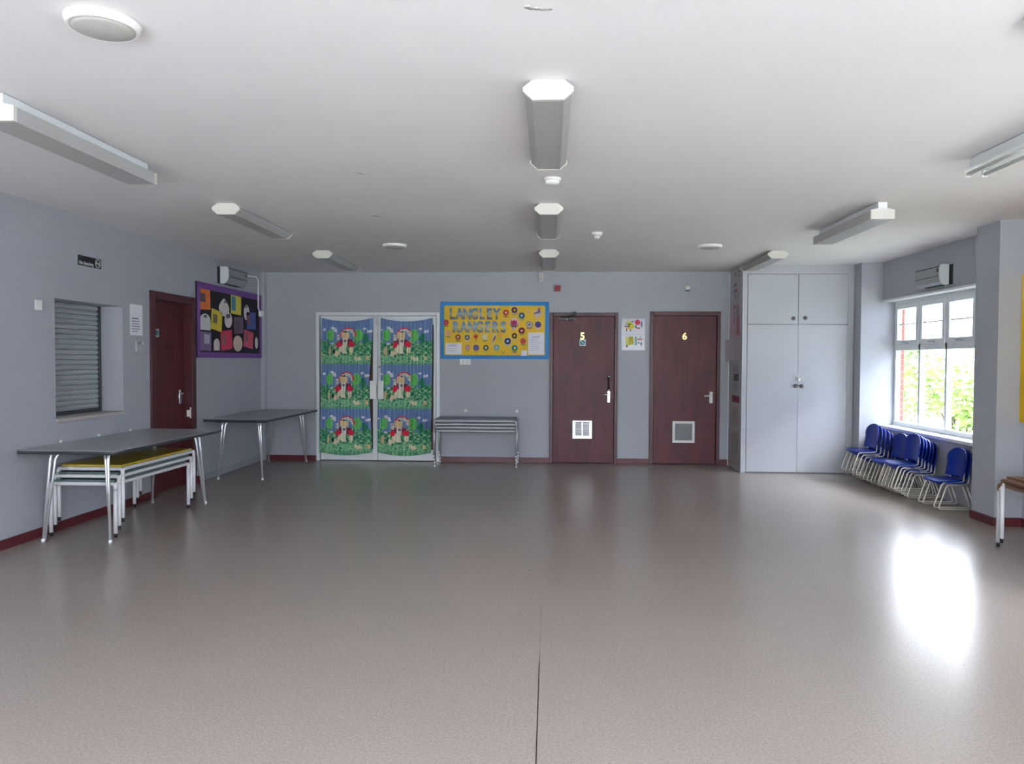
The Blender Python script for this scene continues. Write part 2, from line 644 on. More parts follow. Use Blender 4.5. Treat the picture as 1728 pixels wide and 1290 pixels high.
v = MB().box(.316, .582, YL - .012, YL, .335, .583, .003)
v.build('vent_frame', M('bright_metal_vent_frame', S(240, 242, 246), .25, .3, var=.02), d5)
v = MB()
for k in range(9):
    z = .378 + k * .021
    v.prism([(.355, YL - .013, z), (.355, YL - .022, z + .004), (.355, YL - .016, z + .016)], (.085, 0, 0))
    v.prism([(.458, YL - .013, z), (.458, YL - .022, z + .004), (.458, YL - .016, z + .016)], (.085, 0, 0))
v.mat(m_chrome)
v.build('vent_slats', None, d5)

d6 = flush_door(6, 1.348, 2.288, 2.063, (1.404, 2.242, 2.008), 'maroon door numbered 6 with a louvred vent')
text_obj('door_number', '6', 0.125, .004, m_brass, (1.815, YL - .004, 1.69), ROT_FAR, d6, bold=.004, align='CENTER')
lever_x(MB().mat(m_whitepl), 2.175, YL, .83, .985, .044, -1, .05).build('lever_handle', None, d6)
v = MB()
for a in ((1.664, 1.961, .292, .325), (1.664, 1.961, .553, .586), (1.664, 1.697, .325, .553), (1.928, 1.961, .325, .553)):
    v.box(a[0], a[1], YL - .012, YL, a[2], a[3], .003)
v.build('vent_frame', m_whitepl, d6)
v = MB()
for k in range(14):
    z = .326 + k * .0162
    v.prism([(1.697, YL - .002, z + .014), (1.697, YL - .012, z + .002), (1.697, YL - .009, z)], (.231, 0, 0))
v.box(1.697, 1.928, YL - .003, YL, .325, .553)
v.build('vent_slats', M('grey_louvre', S(150, 154, 156), .45), d6)

# left door (set back in its opening, faces +x)
d3 = empty('door_3', (XL, 7.79, 0), 'maroon door in the left wall', None, None, 'structure')
fr = MB()
fr.box(XL - .13, XL + .018, 7.31, 7.40, 0, 2.075, .004)
fr.box(XL - .13, XL + .018, 8.175, 8.262, 0, 2.075, .004)
fr.box(XL - .13, XL + .018, 7.40, 8.175, 2.0, 2.075, .004)
fr.build('door_frame', m_maroon2, d3)
XD = XL - .085
MB().box(XD - .045, XD, 7.403, 8.172, .008, 1.997, .002).build('door_leaf', m_maroon, d3)
hd = MB().box(XD, XD + .008, 8.06, 8.105, .90, 1.06, .003)
hd.tube(fillet([(XD, 8.083, 1.02), (XD + .05, 8.083, 1.02), (XD + .055, 7.99, 1.015)], .015), .009, 8)
hd.build('lever_handle', m_chrome, d3)
MB().box(XL - .012, XL + .0, 8.158, 8.176, .74, .86, .003).box(XL - .05, XL + .0, 8.163, 8.176, .755, .83, .003).build('strike_plate', m_whitepl, d3)
sg = MB().mat(m_whitepl).box(XD, XD + .003, 7.56, 7.645, 1.62, 1.705, .001).mat(flat('blue_green_disc', 60, 130, 140)).lathe((XD + .003, 7.602, 1.662), (1, 0, 0), [(.034, 0), (.034, .001)], 20)
sg.build('fire_door_sign', None, d3)

# glazed double door hung with curtains
dd = empty('door_1', (-2.355, YF, 0), 'white glazed double door', None, None, 'structure')
fr = MB()
fr.box(-3.212, -3.166, YF - .02, YF + .14, 0, 2.047, .004)
fr.box(-1.545, -1.50, YF - .02, YF + .14, 0, 2.047, .004)
fr.box(-3.166, -1.545, YF - .02, YF + .14, 2.003, 2.047, .004)
fr.build('door_frame', m_white, dd)
YD = YF + .015


def glazed_leaf(x0, x1, sl, sr):
    lf = MB()
    lf.box(x0, x0 + sl, YD, YD + .045, .01, 1.998, .003)
    lf.box(x1 - sr, x1, YD, YD + .045, .01, 1.998, .003)
    lf.box(x0 + sl, x1 - sr, YD, YD + .045, 1.88, 1.998, .003)
    lf.box(x0 + sl, x1 - sr, YD, YD + .045, .01, .16, .003)
    o = lf.build('door_leaf', m_white, dd)
    MB().box(x0 + sl, x1 - sr, YD + .02, YD + .026, .16, 1.88).build('glass_pane', m_glass, o)
    return o


lfL = glazed_leaf(-3.158, -2.362, .035, .066)
lfR = glazed_leaf(-2.356, -1.552, .045, .036)
MB().box(-3.166, -1.545, YF + .085, YF + .11, 0, 2.0).build('backing_panel', m_brown, dd)
pl = MB().box(-2.452, -2.362, YD - .09, YD - .083, .86, 1.11, .002).box(-2.40, -2.37, YD - .083, YD, .93, 1.05)
pl.build('push_plate', m_whitepl, lfL)
pl = MB().box(-2.338, -2.262, YD - .09, YD - .083, .86, 1.11, .002).box(-2.33, -2.315, YD - .083, YD, .93, 1.05)
pl.build('push_plate', m_whitepl, lfR)
bo = MB().box(-2.40, -2.375, YD - .02, YD, 1.90, 1.985, .003).box(-2.375, -2.345, YD - .025, YD, 1.875, 1.90, .003)
bo.build('door_bolt', m_dchrome, lfL)
MB().lathe((-2.335, YD, 1.30), (0, -1, 0), [(.014, 0), (.012, .02), (0, .022)], 12).build('lock', m_dchrome, lfR)


# curtains: printed landscape fabric, painted into the cloth
def pat(u, v, seed):
    """u across one repeat 0..1, v down one repeat 0..1 -> linear rgb arrays."""
    rs = np.random.RandomState(seed)
    sh = u.shape
    col = np.zeros(sh + (3,))

    def nz(fx, fy, k):
        a = 0
        for i in range(4):
            p1, p2 = 1.7 * k + i * 2.3, 0.9 * k + i * 1.1
            a = a + np.sin(u * fx * (1 + .37 * i) + p1 + 2.1 * np.sin(v * fy * .6 + p2)) * np.sin(v * fy * (1 + .41 * i) + p2 + 1.7 * np.sin(u * fx * .5 + p1))
        return a / 4

    def put(mask, c):
        col[mask] = S(*c)
    sky = np.array(S(98, 120, 160))
    col[:] = sky
    col *= (1 + .08 * nz(30, 9, 1))[..., None]
    hill = .50 + .06 * np.sin(u * 7 + 1) + .03 * nz(20, 3, 3) - .1 * (np.abs(u - .5) > .33)
    low = v > hill
    g = nz(42, 38, 5)
    put(low, (78, 138, 104))
    put(low & (g > .14), (46, 112, 82))
    put(low & (g < -.16), (118, 166, 126))
    g2 = nz(26, 30, 8)
    put(low & (g2 > .3), (36, 96, 80))
    put(low & (g2 < -.34), (156, 180, 136))
    put((v > .8) & (nz(40, 30, 11) > -.12), (116, 168, 126))
    put(low & (np.abs(u - .5) > .28) & (v < .72) & (nz(30, 24, 13) > .05), (40, 120, 84))

    def ell(cx, cy, rx, ry):
        return ((u - cx) / rx) ** 2 + ((v - cy) / ry) ** 2 < 1
    put(ell(.86, .42, .055, .11), (34, 112, 84))
    for cx, cy, rx, ry in ((.2, .34, .07, .13), (.72, .34, .085, .14)):
        put(ell(cx, cy, rx, ry), (98, 176, 92))
        put(ell(cx - .02, cy - .01, rx * .5, ry * .7) & (nz(60, 50, 2) > 0), (70, 158, 76))
    for cx, cy, r in ((.085, .22, .03), (.24, .18, .035), (.28, .22, .035), (.30, .26, .03), (.83, .2, .03), (.92, .26, .035), (.96, .25, .03), (.23, .54, .025)):
        put(ell(cx, cy, r, r * .95), (206, 196, 196))
    # rainbow
    rr = np.sqrt((u - .53) ** 2 + ((v - .36) * .78) ** 2)
    arc = v < .37
    put((rr > .125) & (rr < .15) & arc, (196, 60, 76))
    put((rr > .11) & (rr <= .125) & arc, (226, 200, 190))
    put((rr > .095) & (rr <= .11) & arc, (120, 168, 130))
    put((rr > .08) & (rr <= .095) & arc, (200, 208, 216))
    # cottage
    box = (np.abs(u - .475) < .075 - .05 * (v - .34)) & (v > .28) & (v < .42)
    put(box, (196, 176, 130))
    put((np.abs(u - .47) < .03) & (v > .255) & (v < .28), (40, 34, 36))
    put((np.abs(u - .475) < .13) & (v > .44) & (v < .58), (110, 44, 60))
    put(ell(.36, .56, .055, .06) | ell(.60, .55, .06, .065), (206, 34, 66))
    put((np.abs(u - .475) < .05) & (v > .42) & (v < .56), (196, 188, 180))
    put((np.abs(u - .475) < .02) & (v > .45) & (v < .5), (90, 90, 96))
    put((np.abs(u - .49 + .05 * np.sin(v * 12)) < .055) & (v > .56) & (v < .76), (206, 194, 172))
    put((np.abs(u - .35) < .02) & (v > .33) & (v < .47) & (nz(90, 60, 4) > -.2), (214, 190, 170))
    put(ell(.60, .68, .045, .07), (196, 190, 160))
    # animals
    put(ell(.18, .70, .03, .1), (186, 160, 122))
    put(ell(.31, .76, .045, .06) | ell(.37, .70, .02, .09), (206, 184, 160))
    put(ell(.26, .72, .02, .06), (30, 40, 40))
    put(ell(.74, .88, .06, .045) | ell(.68, .85, .025, .04), (214, 190, 160))
    put(ell(.92, .86, .03, .05), (198, 170, 130))
    put((v > .965) & (nz(60, 20, 6) > -.1), (84, 138, 104))
    return col


def curtain(name, outline, folds, u0, u1, label, group):
    """outline(s)->(xl, xr) edges at height fraction s; folds = seed."""
    NX, NZ = 200, 520
    s = np.linspace(0, 1, NZ)[:, None]
    t = np.linspace(0, 1, NX)[None, :]
    xl, xr = outline(s)
    X = xl + (xr - xl) * t
    top = 1.972 - .052 * np.sin(PI * t) ** .8 + 0 * s
    bot = .125 - .045 * np.sin(PI * t) + 0 * s
    Z = top + (bot - top) * s
    rs = np.random.RandomState(folds)
    ph = rs.rand(4) * 6
    dep = .010 * np.sin(t * 2 * PI * 15 + ph[0] + .8 * np.sin(s * 3 + ph[1])) + .006 * np.sin(t * 2 * PI * 26 + ph[2] + .7 * s)
    dep = dep * (1 - .35 * np.cos(s * 5 + ph[3]) * .5)
    Y = YF - .045 + dep
    U = (u0 + (u1 - u0) * t + .012 * np.sin(t * 2 * PI * 15 + ph[0]) + 0 * s)
    V = np.clip((1.941 - Z) / .607, 0.0, 2.995)
    col = np.clip(pat(U % 1.0, V % 1.0, folds) * 1.4, 0, .8)
    co = np.stack([X, Y, Z], -1).reshape(-1, 3)
    idx = np.arange(NX * NZ).reshape(NZ, NX)
    q = np.stack([idx[:-1, :-1], idx[1:, :-1], idx[1:, 1:], idx[:-1, 1:]], -1).reshape(-1, 4)
    me = bpy.data.meshes.new(name)
    loc = Vector(((X.min() + X.max()) / 2, YF - .045, 0.08))
    co = co - np.array(loc)
    me.vertices.add(len(co))
    me.vertices.foreach_set('co', co.ravel().astype(np.float32))
    me.loops.add(q.size)
    me.loops.foreach_set('vertex_index', q.ravel().astype(np.int32))
    me.polygons.add(len(q))
    me.polygons.foreach_set('loop_start', (np.arange(len(q)) * 4).astype(np.int32))
    me.polygons.foreach_set('loop_total', np.full(len(q), 4, dtype=np.int32))
    me.polygons.foreach_set('use_smooth', np.ones(len(q), dtype=bool))
    me.update()
    at = me.color_attributes.new('print', 'FLOAT_COLOR', 'POINT')
    rgba = np.concatenate([col.reshape(-1, 3), np.ones((len(co), 1))], 1)
    at.data.foreach_set('color', rgba.ravel().astype(np.float32))
    mt = MATS.get('printed_cotton')
    if not mt:
        mt = bpy.data.materials.new('printed_cotton')
        mt.use_nodes = True
        b = mt.node_tree.nodes['Principled BSDF']
        a = mt.node_tree.nodes.new('ShaderNodeVertexColor')
        a.layer_name = 'print'
        mt.node_tree.links.new(a.outputs[0], b.inputs['Base Color'])
        b.inputs['Roughness'].default_value = 0.85
        MATS['printed_cotton'] = mt
    me.materials.append(mt)
    o = bpy.data.objects.new(name, me)
    o.location = loc
    so = o.modifiers.new('thickness', 'SOLIDIFY')
    so.thickness = .0015
    link(o)
    return tag(o, label, 'curtain', group)


curtain('curtain', lambda s: (-3.128 - .034 * s ** 2, -2.415 - .046 * np.exp(-((s - .5) / .28) ** 2) - .014 * s), 3, .02, .98,
        'landscape-print curtain on the left leaf of the white double door', 'printed curtains on the double door')
curtain('curtain', lambda s: (-2.308 + .0 * s - .045 / (1 + np.exp(-(s - .6) * 40)), -1.594 - .022 * s), 5, .086, 1.046,
        'landscape-print curtain on the right leaf of the white double door', 'printed curtains on the double door')

# ------------------------------------------------------------------ serving hatch
h = empty('roller_shutter', (XL - .22, 6.36, HZ0), 'grey-green closed roller shutter in the hatch of the left wall', 'shutter')
XS = XL - .225
sl = MB()
n = 21
for k in range(n):
    z = HZ0 + .03 + k * (HZ1 - HZ0 - .03) / n
    zz = z + (HZ1 - HZ0 - .03) / n
    pr = [(XS - .012, HY0 + .002, z), (XS, HY0 + .002, z + .004), (XS + .008, HY0 + .002, (z + zz) / 2), (XS, HY0 + .002, zz - .006), (XS - .012, HY0 + .002, zz)]
    sl.prism(pr, (0, HY1 - HY0 - .004, 0))
sl.build('shutter_slats', m_shut, h)
MB().box(XS - .012, XS + .014, HY0 + .002, HY1 - .002, HZ0 + .001, HZ0 + .03, .003).build('bottom_rail', m_dark, h)
MB().box(XS - .02, XS + .02, HY1 - .03, HY1 - .001, HZ0 + .001, HZ1 - .001, .002).build('guide_rail', m_dark, h)
MB().box(XS - .02, XS + .02, HY0 + .001, HY0 + .03, HZ0 + .001, HZ1 - .001, .002).build('guide_rail', m_dark, h)
struct(MB().box(XL - .2, XL + .03, HY0 - .005, HY1 + .005, HZ0 - .028, HZ0 + .001, .004), 'trim_2', m_sill, 'speckled stone sill of the hatch')


# ------------------------------------------------------------------ small wall fittings
def plate(name, x0, x1, y0, y1, z0, z1, mat, label, cat, bev=.003, extra=None):
    r = MB().mat(mat).box(x0, x1, y0, y1, z0, z1, bev)
    if extra:
        extra(r)
    o = r.build(name)
    c = Vector(((x0 + x1) / 2, (y0 + y1) / 2, z0))
    o.data.transform(Matrix.Translation(-c))
    o.location = c
    return tag(o, label, cat)


def sym(mb):
    pass


ns = empty('no_smoking_sign', (XL + .002, 6.34, 2.18), 'black no smoking sign high on the left wall above the hatch', 'sign')
MB().box(XL, XL + .004, 6.178, 6.505, 2.18, 2.266, .001).build('sign_board', m_black, ns)
text_obj('sign_text', 'No Smoking', .040, .0008, M('silver_print', S(176, 180, 176), .5), (XL + .0045, 6.19, 2.192), ROT_LEFT, ns, bold=.001)
rg = MB()
rg.tube([(XL + .005, 6.452 + .033 * math.cos(a), 2.223 + .036 * math.sin(a)) for a in [2 * PI * k / 24 for k in range(25)]], .004, 6, False)
rg.tube([(XL + .005, 6.428, 2.246), (XL + .005, 6.476, 2.2)], .004, 6)
rg.box(XL + .004, XL + .0055, 6.43, 6.475, 2.218, 2.228)
rg.build('sign_symbol', MATS['silver_print'], ns)

plate('blank_plate', XL, XL + .012, 5.635, 5.71, 1.765, 1.845, m_whitepl, 'small square white plate on the left wall before the hatch', 'wall plate')


def lines_left(y0, y1, z0, z1, n, seed, title=True):
    def f(mb):
        rnd = random.Random(seed)
        mb.mat(m_ink)
        for k in range(n):
            z = z1 - (z1 - z0) * (k + 1) / (n + 1)
            e = y0 + (y1 - y0) * rnd.uniform(.6, .95)
            mb.box(XL + .0016, XL + .0022, y0 + (y1 - y0) * .08, e, z - .004, z + (.004 if k else .008))
    return f


o = plate('notice_sheet', XL, XL + .0015, 6.96, 7.178, 1.618, 1.912, m_paper, 'white typed notice sheet beside the left-wall door', 'notice', 0, lines_left(6.97, 7.17, 1.63, 1.80, 6, 3))
o = empty('clear_holder', (XL, 7.11, 1.46), 'small clear plastic leaflet holder below the typed notice', 'holder')
MB().box(XL, XL + .003, 7.05, 7.168, 1.462, 1.575, .001).build('back_plate', M('milky_plastic', S(170, 174, 180), .3), o)
MB().box(XL + .003, XL + .02, 7.05, 7.055, 1.462, 1.56).box(XL + .003, XL + .02, 7.163, 7.168, 1.462, 1.56).box(XL + .018, XL + .02, 7.05, 7.168, 1.462, 1.53).build('pocket', MATS['milky_plastic'], o)
MB().box(XL + .006, XL + .009, 7.09, 7.14, 1.49, 1.56).build('card_insert', M('dull_card', S(140, 146, 150), .6), o)

for y, z in ((5.93, .716), (6.45, .716), (6.95, .716)):
    o = MB().lathe((0, 0, 0), (1, 0, 0), [(.016, 0), (.016, .004), (.011, .006), (0, .007)], 14).build('wall_bumper', m_whitepl)
    o.location = (XL, y, z)
    tag(o, 'small white wall buffer behind the near grey table', 'wall buffer', 'white buffers behind the near table')
for x, lb in ((-1.145, 'left of the two white wall buffers above the stacked grey tables'), (-.443, 'right of the two white wall buffers above the stacked grey tables')):
    o = MB().lathe((0, 0, 0), (0, -1, 0), [(.024, 0), (.024, .008), (.016, .018), (0, .02)], 14).build('wall_bumper', m_whitepl)
    o.location = (x, YF, .703)
    tag(o, lb, 'wall buffer', 'white buffers above the stacked tables')

# far wall fittings
sk = empty('double_socket', (-1.15, YF, 1.335), 'white double switch plate under the blue-bordered notice board', 'switch')
MB().box(-1.226, -1.078, YF - .012, YF, 1.335, 1.414, .004).build('face_plate', m_whitepl, sk)
for x in (-1.19, -1.135):
    MB().box(x, x + .03, YF - .017, YF - .012, 1.355, 1.395, .003).build('rocker', M('ivory_rocker', S(214, 212, 206), .4), sk)
sn = empty('alarm_sensor', (-.12, YF, 2.46), 'beige rectangular sensor at the ceiling line of the far wall', 'sensor')
MB().box(-.152, -.09, YF - .035, YF, 2.462, 2.574, .006).build('casing', M('beige_plastic', S(206, 200, 192), .45), sn)
MB().box(-.142, -.10, YF - .039, YF - .034, 2.475, 2.515, .003).build('sensor_window', M('grey_beige_plastic', S(176, 172, 168), .35), sn)
MB().lathe((-.121, YF - .035, 2.545), (0, -1, 0), [(.006, 0), (.006, .003), (0, .004)], 10).build('indicator', m_dark, sn)
ab = empty('alarm_sounder', (.103, YF, 2.334), 'square red alarm box high on the far wall', 'alarm')
MB().box(.063, .144, YF - .035, YF, 2.334, 2.414, .004).build('casing', m_red, ab)
MB().lathe((.1035, YF - .035, 2.374), (0, -1, 0), [(.026, 0), (.026, .002), (.018, .003), (0, .003)], 20).build('grille', M('dark_red_grille', S(128, 20, 38), .5), ab)
pr_ = empty('motion_detector', (1.843, YF, 2.34), 'small white motion detector above door 6', 'sensor')
MB().lathe((1.843, YF, 2.382), (0, -1, 0), [(.04, 0), (.04, .02), (.034, .045), (.015, .058), (0, .06)], 20).build('dome', m_whitepl, pr_)
MB().box(1.815, 1.871, YF - .05, YF - .002, 2.337, 2.347, .003).build('lens', m_dark, pr_)


def laminated(z0, z1, spots, label):
    r = empty('laminated_poster', (1.125, YF, z0), label, 'poster', 'laminated posters between doors 5 and 6')
    MB().box(.969, 1.282, YF - .002, YF, z0, z1, .0005).build('sheet', M('laminated_sheet', S(196, 198, 206), .15, var=.02), r)
    mb = MB()
    for (fx, fz, w, hh, c) in spots:
        mb.mat(flat('print_%d_%d_%d' % c, *c))
        x = .969 + fx * .313
        z = z0 + fz * (z1 - z0)
        if w < 0:
            mb.lathe((x, YF - .0021, z), (0, -1, 0), [(-w * .2, 0), (-w * .2, .0004)], 14)
        else:
            mb.box(x, x + w * .313, YF - .0026, YF - .002, z, z + hh * (z1 - z0))
    mb.build('printed_picture', None, r)


laminated(1.756, 1.967, [(.30, .72, -.16, 0, (196, 204, 60)), (.42, .52, -.2, 0, (196, 184, 40)), (.18, .62, .14, .06, (60, 110, 80)), (.12, .48, .22, .06, (80, 70, 90)),
                         (.17, .36, .2, .08, (232, 150, 70)), (.2, .18, .04, .16, (60, 40, 60)), (.36, .18, .04, .16, (60, 40, 60)), (.68, .76, -.18, 0, (200, 40, 80)),
                         (.58, .4, .07, .16, (60, 110, 90)), (.64, .36, .16, .07, (140, 60, 80)), (.83, .46, .05, .34, (80, 70, 90)), (.42, .78, .1, .06, (70, 80, 80))],
          'upper of the two laminated colour posters between doors 5 and 6')
laminated(1.538, 1.751, [(.18, .30, .18, .56, (214, 214, 110)), (.34, .38, .17, .5, (198, 180, 40)), (.56, .32, .1, .55, (130, 170, 150)), (.69, .64, .22, .12, (210, 130, 140)),
                         (.7, .45, .08, .07, (60, 80, 80)), (.82, .32, .05, .2, (80, 90, 90)), (.79, .8, .03, .08, (90, 60, 80)), (.2, .2, .07, .14, (90, 80, 100))],
          'lower of the two laminated colour posters between doors 5 and 6')

# ------------------------------------------------------------------ notice board with letters and flowers
nb = empty('notice_board', (-.75, YF, 1.415), 'yellow notice board with a blue scalloped border and paper flowers', 'notice board')
BX0, BX1, BZ0, BZ1 = -1.486, -.012, 1.415, 2.19
MB().box(BX0, BX1, YF - .02, YF, BZ0, BZ1, .002).build('backing_board', m_yboard, nb)
bd = MB()


def scallop(mb, p0, p1, inward, wid, amp, n, y):
    """Strip from p0 to p1 (x,z) with a scalloped inner edge."""
    p0, p1, inward = Vector(p0), Vector(p1), Vector(inward)
    K = n * 6
    for k in range(K):
        a, b = k / K, (k + 1) / K
        wa = wid + amp * abs(math.sin(PI * a * n))
        wb = wid + amp * abs(math.sin(PI * b * n))
        A, B = p0.lerp(p1, a), p0.lerp(p1, b)
        C, Dv = B + inward * wb, A + inward * wa
        mb.prism([(q.x, y, q.y) for q in (A, B, C, Dv)], (0, -.002, 0))


for a, b, i_, n_ in (((BX0, BZ1), (BX1, BZ1), (0, -1), 34), ((BX0, BZ0), (BX1, BZ0), (0, 1), 34), ((BX0, BZ0 + .044), (BX0, BZ1 - .044), (1, 0), 17), ((BX1, BZ0 + .044), (BX1, BZ1 - .044), (-1, 0), 17)):
    scallop(bd, a, b, i_, .044, .011, n_, YF - .0205)
bd.build('scalloped_border', m_bboard, nb)


def foil_mat():
    mt = bpy.data.materials.new('shiny_scenic_letter_card')
    mt.use_nodes = True
    nt = mt.node_tree
    b = nt.nodes['Principled BSDF']
    tc = nt.nodes.new('ShaderNodeTexCoord')
    sp = nt.nodes.new('ShaderNodeSeparateXYZ')
    nt.links.new(tc.outputs['Object'], sp.inputs[0])
    zn = nt.nodes.new('ShaderNodeMath')
    zn.operation = 'DIVIDE'
    zn.inputs[1].default_value = .145
    nt.links.new(sp.outputs['Z'], zn.inputs[0])
    nz = nt.nodes.new('ShaderNodeTexNoise')
    nz.inputs['Scale'].default_value = 22
    nt.links.new(tc.outputs['Object'], nz.inputs['Vector'])
    ad = nt.nodes.new('ShaderNodeMath')
    ad.operation = 'MULTIPLY_ADD'
    ad.inputs[1].default_value = .45
    nt.links.new(nz.outputs[0], ad.inputs[0])
    nt.links.new(zn.outputs[0], ad.inputs[2])
    rp = nt.nodes.new('ShaderNodeValToRGB')
    e = rp.color_ramp.elements
    e[0].position, e[0].color = .32, (*S(50, 56, 42), 1)
    e[1].position, e[1].color = 1.0, (*S(36, 96, 142), 1)
    x = e.new(.46)
    x.color = (*S(96, 110, 106), 1)
    x = e.new(.72)
    x.color = (*S(128, 156, 164), 1)
    x = e.new(.88)
    x.color = (*S(44, 108, 150), 1)
    nt.links.new(ad.outputs[0], rp.inputs[0])
    nt.links.new(rp.outputs[0], b.inputs['Base Color'])
    b.inputs['Roughness'].default_value = .28
    return mt


m_foil = foil_mat()
KX, KZ = .000938, .00093


def bx(X):
    return BX0 + (X - 35) * KX


def bz(Y):
    return BZ1 - (Y - 85) * KZ


for word, X0, X1, Yb in (('LANGLEY', 150, 905, 333), ('RANGERS', 200, 1005, 524)):
    n = len(word)
    pitch = (X1 - X0) / n
    for i, ch in enumerate(word):
        lo = text_obj('letter', ch, .20, .0015, m_foil, (bx(X0 + pitch * (i + .5)), YF - .0225, bz(Yb)), ROT_FAR, nb, bold=.009, sx=.74, align='CENTER')
        sh_ = Vector((bx(X0 + pitch * (i + .5)), YF - .0225, bz(Yb))) - root_loc(nb)
        lo.data.transform(Matrix.Translation(-sh_))
        lo.location = sh_


def petals(mb, x, z, r, n, col, y, duty=.55):
    mb.mat(col)
    for k in range(n):
        a = 2 * PI * k / n
        mb.lathe((x + r * .6 * math.cos(a), y, z + r * .6 * math.sin(a)), (0, -1, 0), [(r * duty * .8, 0), (r * duty * .8, .0016)], 10)


def stem_leaf(mb, x, z, r, col, y, lean=0):
    mb.mat(col)
    mb.prism([(x - .004, y, z), (x + .004, y, z), (x + .004 + lean, y, z - r * 1.6), (x - .004 + lean, y, z - r * 1.6)], (0, -.001, 0))
    for s in (-1, 1):
        mb.prism([(x + lean, y, z - r * 1.5), (x + lean + s * r * .5, y, z - r * 1.5), (x + lean + s * r * .95, y, z - r * 1.1), (x + lean + s * r * .4, y, z - r * 1.15)], (0, -.001, 0))


def C(*c):
    return flat('card_%d_%d_%d' % c, *c)


GR = C(58, 96, 52)
flowers = [  # X, Y, radius, petal, centre, halo, stem, label
    (985, 242, 44, C(206, 54, 30), C(226, 190, 190), None, GR, 'orange-red paper flower'),
    (1110, 205, 46, C(98, 60, 56), C(226, 190, 40), C(214, 206, 196), C(150, 160, 90), 'brown and white paper flower with yellow centre'),
    (1215, 285, 45, C(44, 104, 158), C(196, 200, 206), None, C(90, 170, 120), 'blue paper flower'),
    (1305, 222, 24, C(226, 190, 150), C(214, 150, 90), None, None, 'tiny pale paper flower'),
    (1325, 415, 42, C(206, 200, 190), C(60, 70, 90), C(70, 70, 100), C(150, 90, 110), 'white and black paper flower'),
    (1450, 415, 46, C(98, 80, 150), C(60, 70, 120), C(214, 190, 200), C(206, 170, 190), 'purple paper flower'),
    (1215, 505, 44, C(150, 44, 44), C(214, 206, 200), C(200, 110, 90), C(130, 150, 50), 'dark red paper flower'),
    (115, 385, 40, C(206, 50, 74), C(230, 110, 120), None, C(110, 60, 30), 'crimson paper flower over the border'),
    (145, 540, 42, C(232, 180, 140), C(236, 150, 90), None, GR, 'peach paper flower'),
    (290, 600, 40, C(158, 70, 44), C(236, 206, 160), None, GR, 'rust paper flower with cream centre'),
    (425, 605, 38, C(96, 94, 120), C(214, 206, 80), C(200, 196, 200), C(206, 206, 180), 'grey paper flower with yellow centre'),
    (680, 600, 42, C(222, 216, 190), C(236, 226, 150), None, GR, 'cream paper flower'),
    (1012, 658, 48, C(32, 58, 118), C(214, 214, 206), C(200, 200, 206), C(170, 190, 200), 'navy paper flower'),
    (1110, 580, 40, C(96, 64, 40), C(236, 206, 60), None, C(190, 190, 170), 'brown paper flower with yellow centre'),
    (1235, 655, 40, C(206, 70, 44), C(180, 110, 60), C(226, 160, 130), GR, 'red star paper flower'),
    (430, 750, 38, C(206, 140, 170), C(226, 190, 200), None, C(110, 140, 60), 'pink paper flower'),
    (555, 755, 44, C(98, 86, 170), C(90, 130, 190), None, C(150, 160, 40), 'violet paper flower'),
    (697, 755, 40, C(76, 92, 84), C(226, 226, 214), None, C(150, 190, 120), 'grey-green paper flower'),
    (853, 752, 43, C(120, 176, 190), C(206, 200, 160), None, C(190, 170, 50), 'pale blue ring paper flower'),
    (1115, 758, 44, C(40, 146, 160), C(226, 196, 80), None, GR, 'teal paper flower'),
    (905, 572, 24, C(236, 150, 70), C(236, 180, 90), None, None, 'small orange paper flower'),
    (902, 622, 22, C(170, 190, 110), C(206, 200, 120), None, None, 'small pale green paper flower'),
]
YS = YF - .0205
for (X, Y, r, pc, cc, halo, stm, lb) in flowers:
    x, z, rr = bx(X), bz(Y), r * KX
    mb = MB()
    if halo:
        mb.mat(halo).lathe((x, YS, z), (0, -1, 0), [(rr * 1.15, 0), (rr * 1.15, .0008)], 16)
    if stm:
        stem_leaf(mb, x, z, rr, stm, YS)
    petals(mb, x, z, rr, 8, pc, YS - .001)
    mb.mat(pc).lathe((x, YS - .001, z), (0, -1, 0), [(rr * .6, 0), (rr * .6, .0017)], 12)
    mb.mat(cc).lathe((x, YS - .0027, z), (0, -1, 0), [(rr * .36, 0), (rr * .36, .001)], 12)
    tag(mb.build('paper_flower', None, nb), lb)


def tulip(X, Y, r, col, col2, halo, stm, lb):
    x, z, rr = bx(X), bz(Y), r * KX
    mb = MB()
    if halo:
        mb.mat(halo).lathe((x, YS, z), (0, -1, 0), [(rr * 1.1, 0), (rr * 1.1, .0008)], 18)
        mb.prism([(x - rr * .8, YS, z - rr * .5), (x + rr * .8, YS, z - rr * .5), (x + rr * .1, YS, z - rr * 1.7), (x - rr * .3, YS, z - rr * 1.6)], (0, -.0008, 0))
    mb.mat(stm).prism([(x - .004, YS - .001, z), (x + .004, YS - .001, z), (x + .01, YS - .001, z - rr * 1.5), (x, YS - .001, z - rr * 1.5)], (0, -.001, 0))
    mb.mat(col)
    pts = [(-.75, .1), (-.6, .75), (-.3, .4), (0, .9), (.3, .4), (.6, .75), (.75, .1), (.45, -.5), (0, -.75), (-.45, -.5)]
    mb.prism([(x + a * rr, YS - .001, z + b * rr) for a, b in pts], (0, -.0016, 0))
    mb.mat(col2)
    mb.prism([(x + a * rr, YS - .0028, z + b * rr) for a, b in ((0, .5), (.35, .1), (.15, -.45), (-.1, -.2))], (0, -.001, 0))
    tag(mb.build('paper_flower', None, nb), lb)


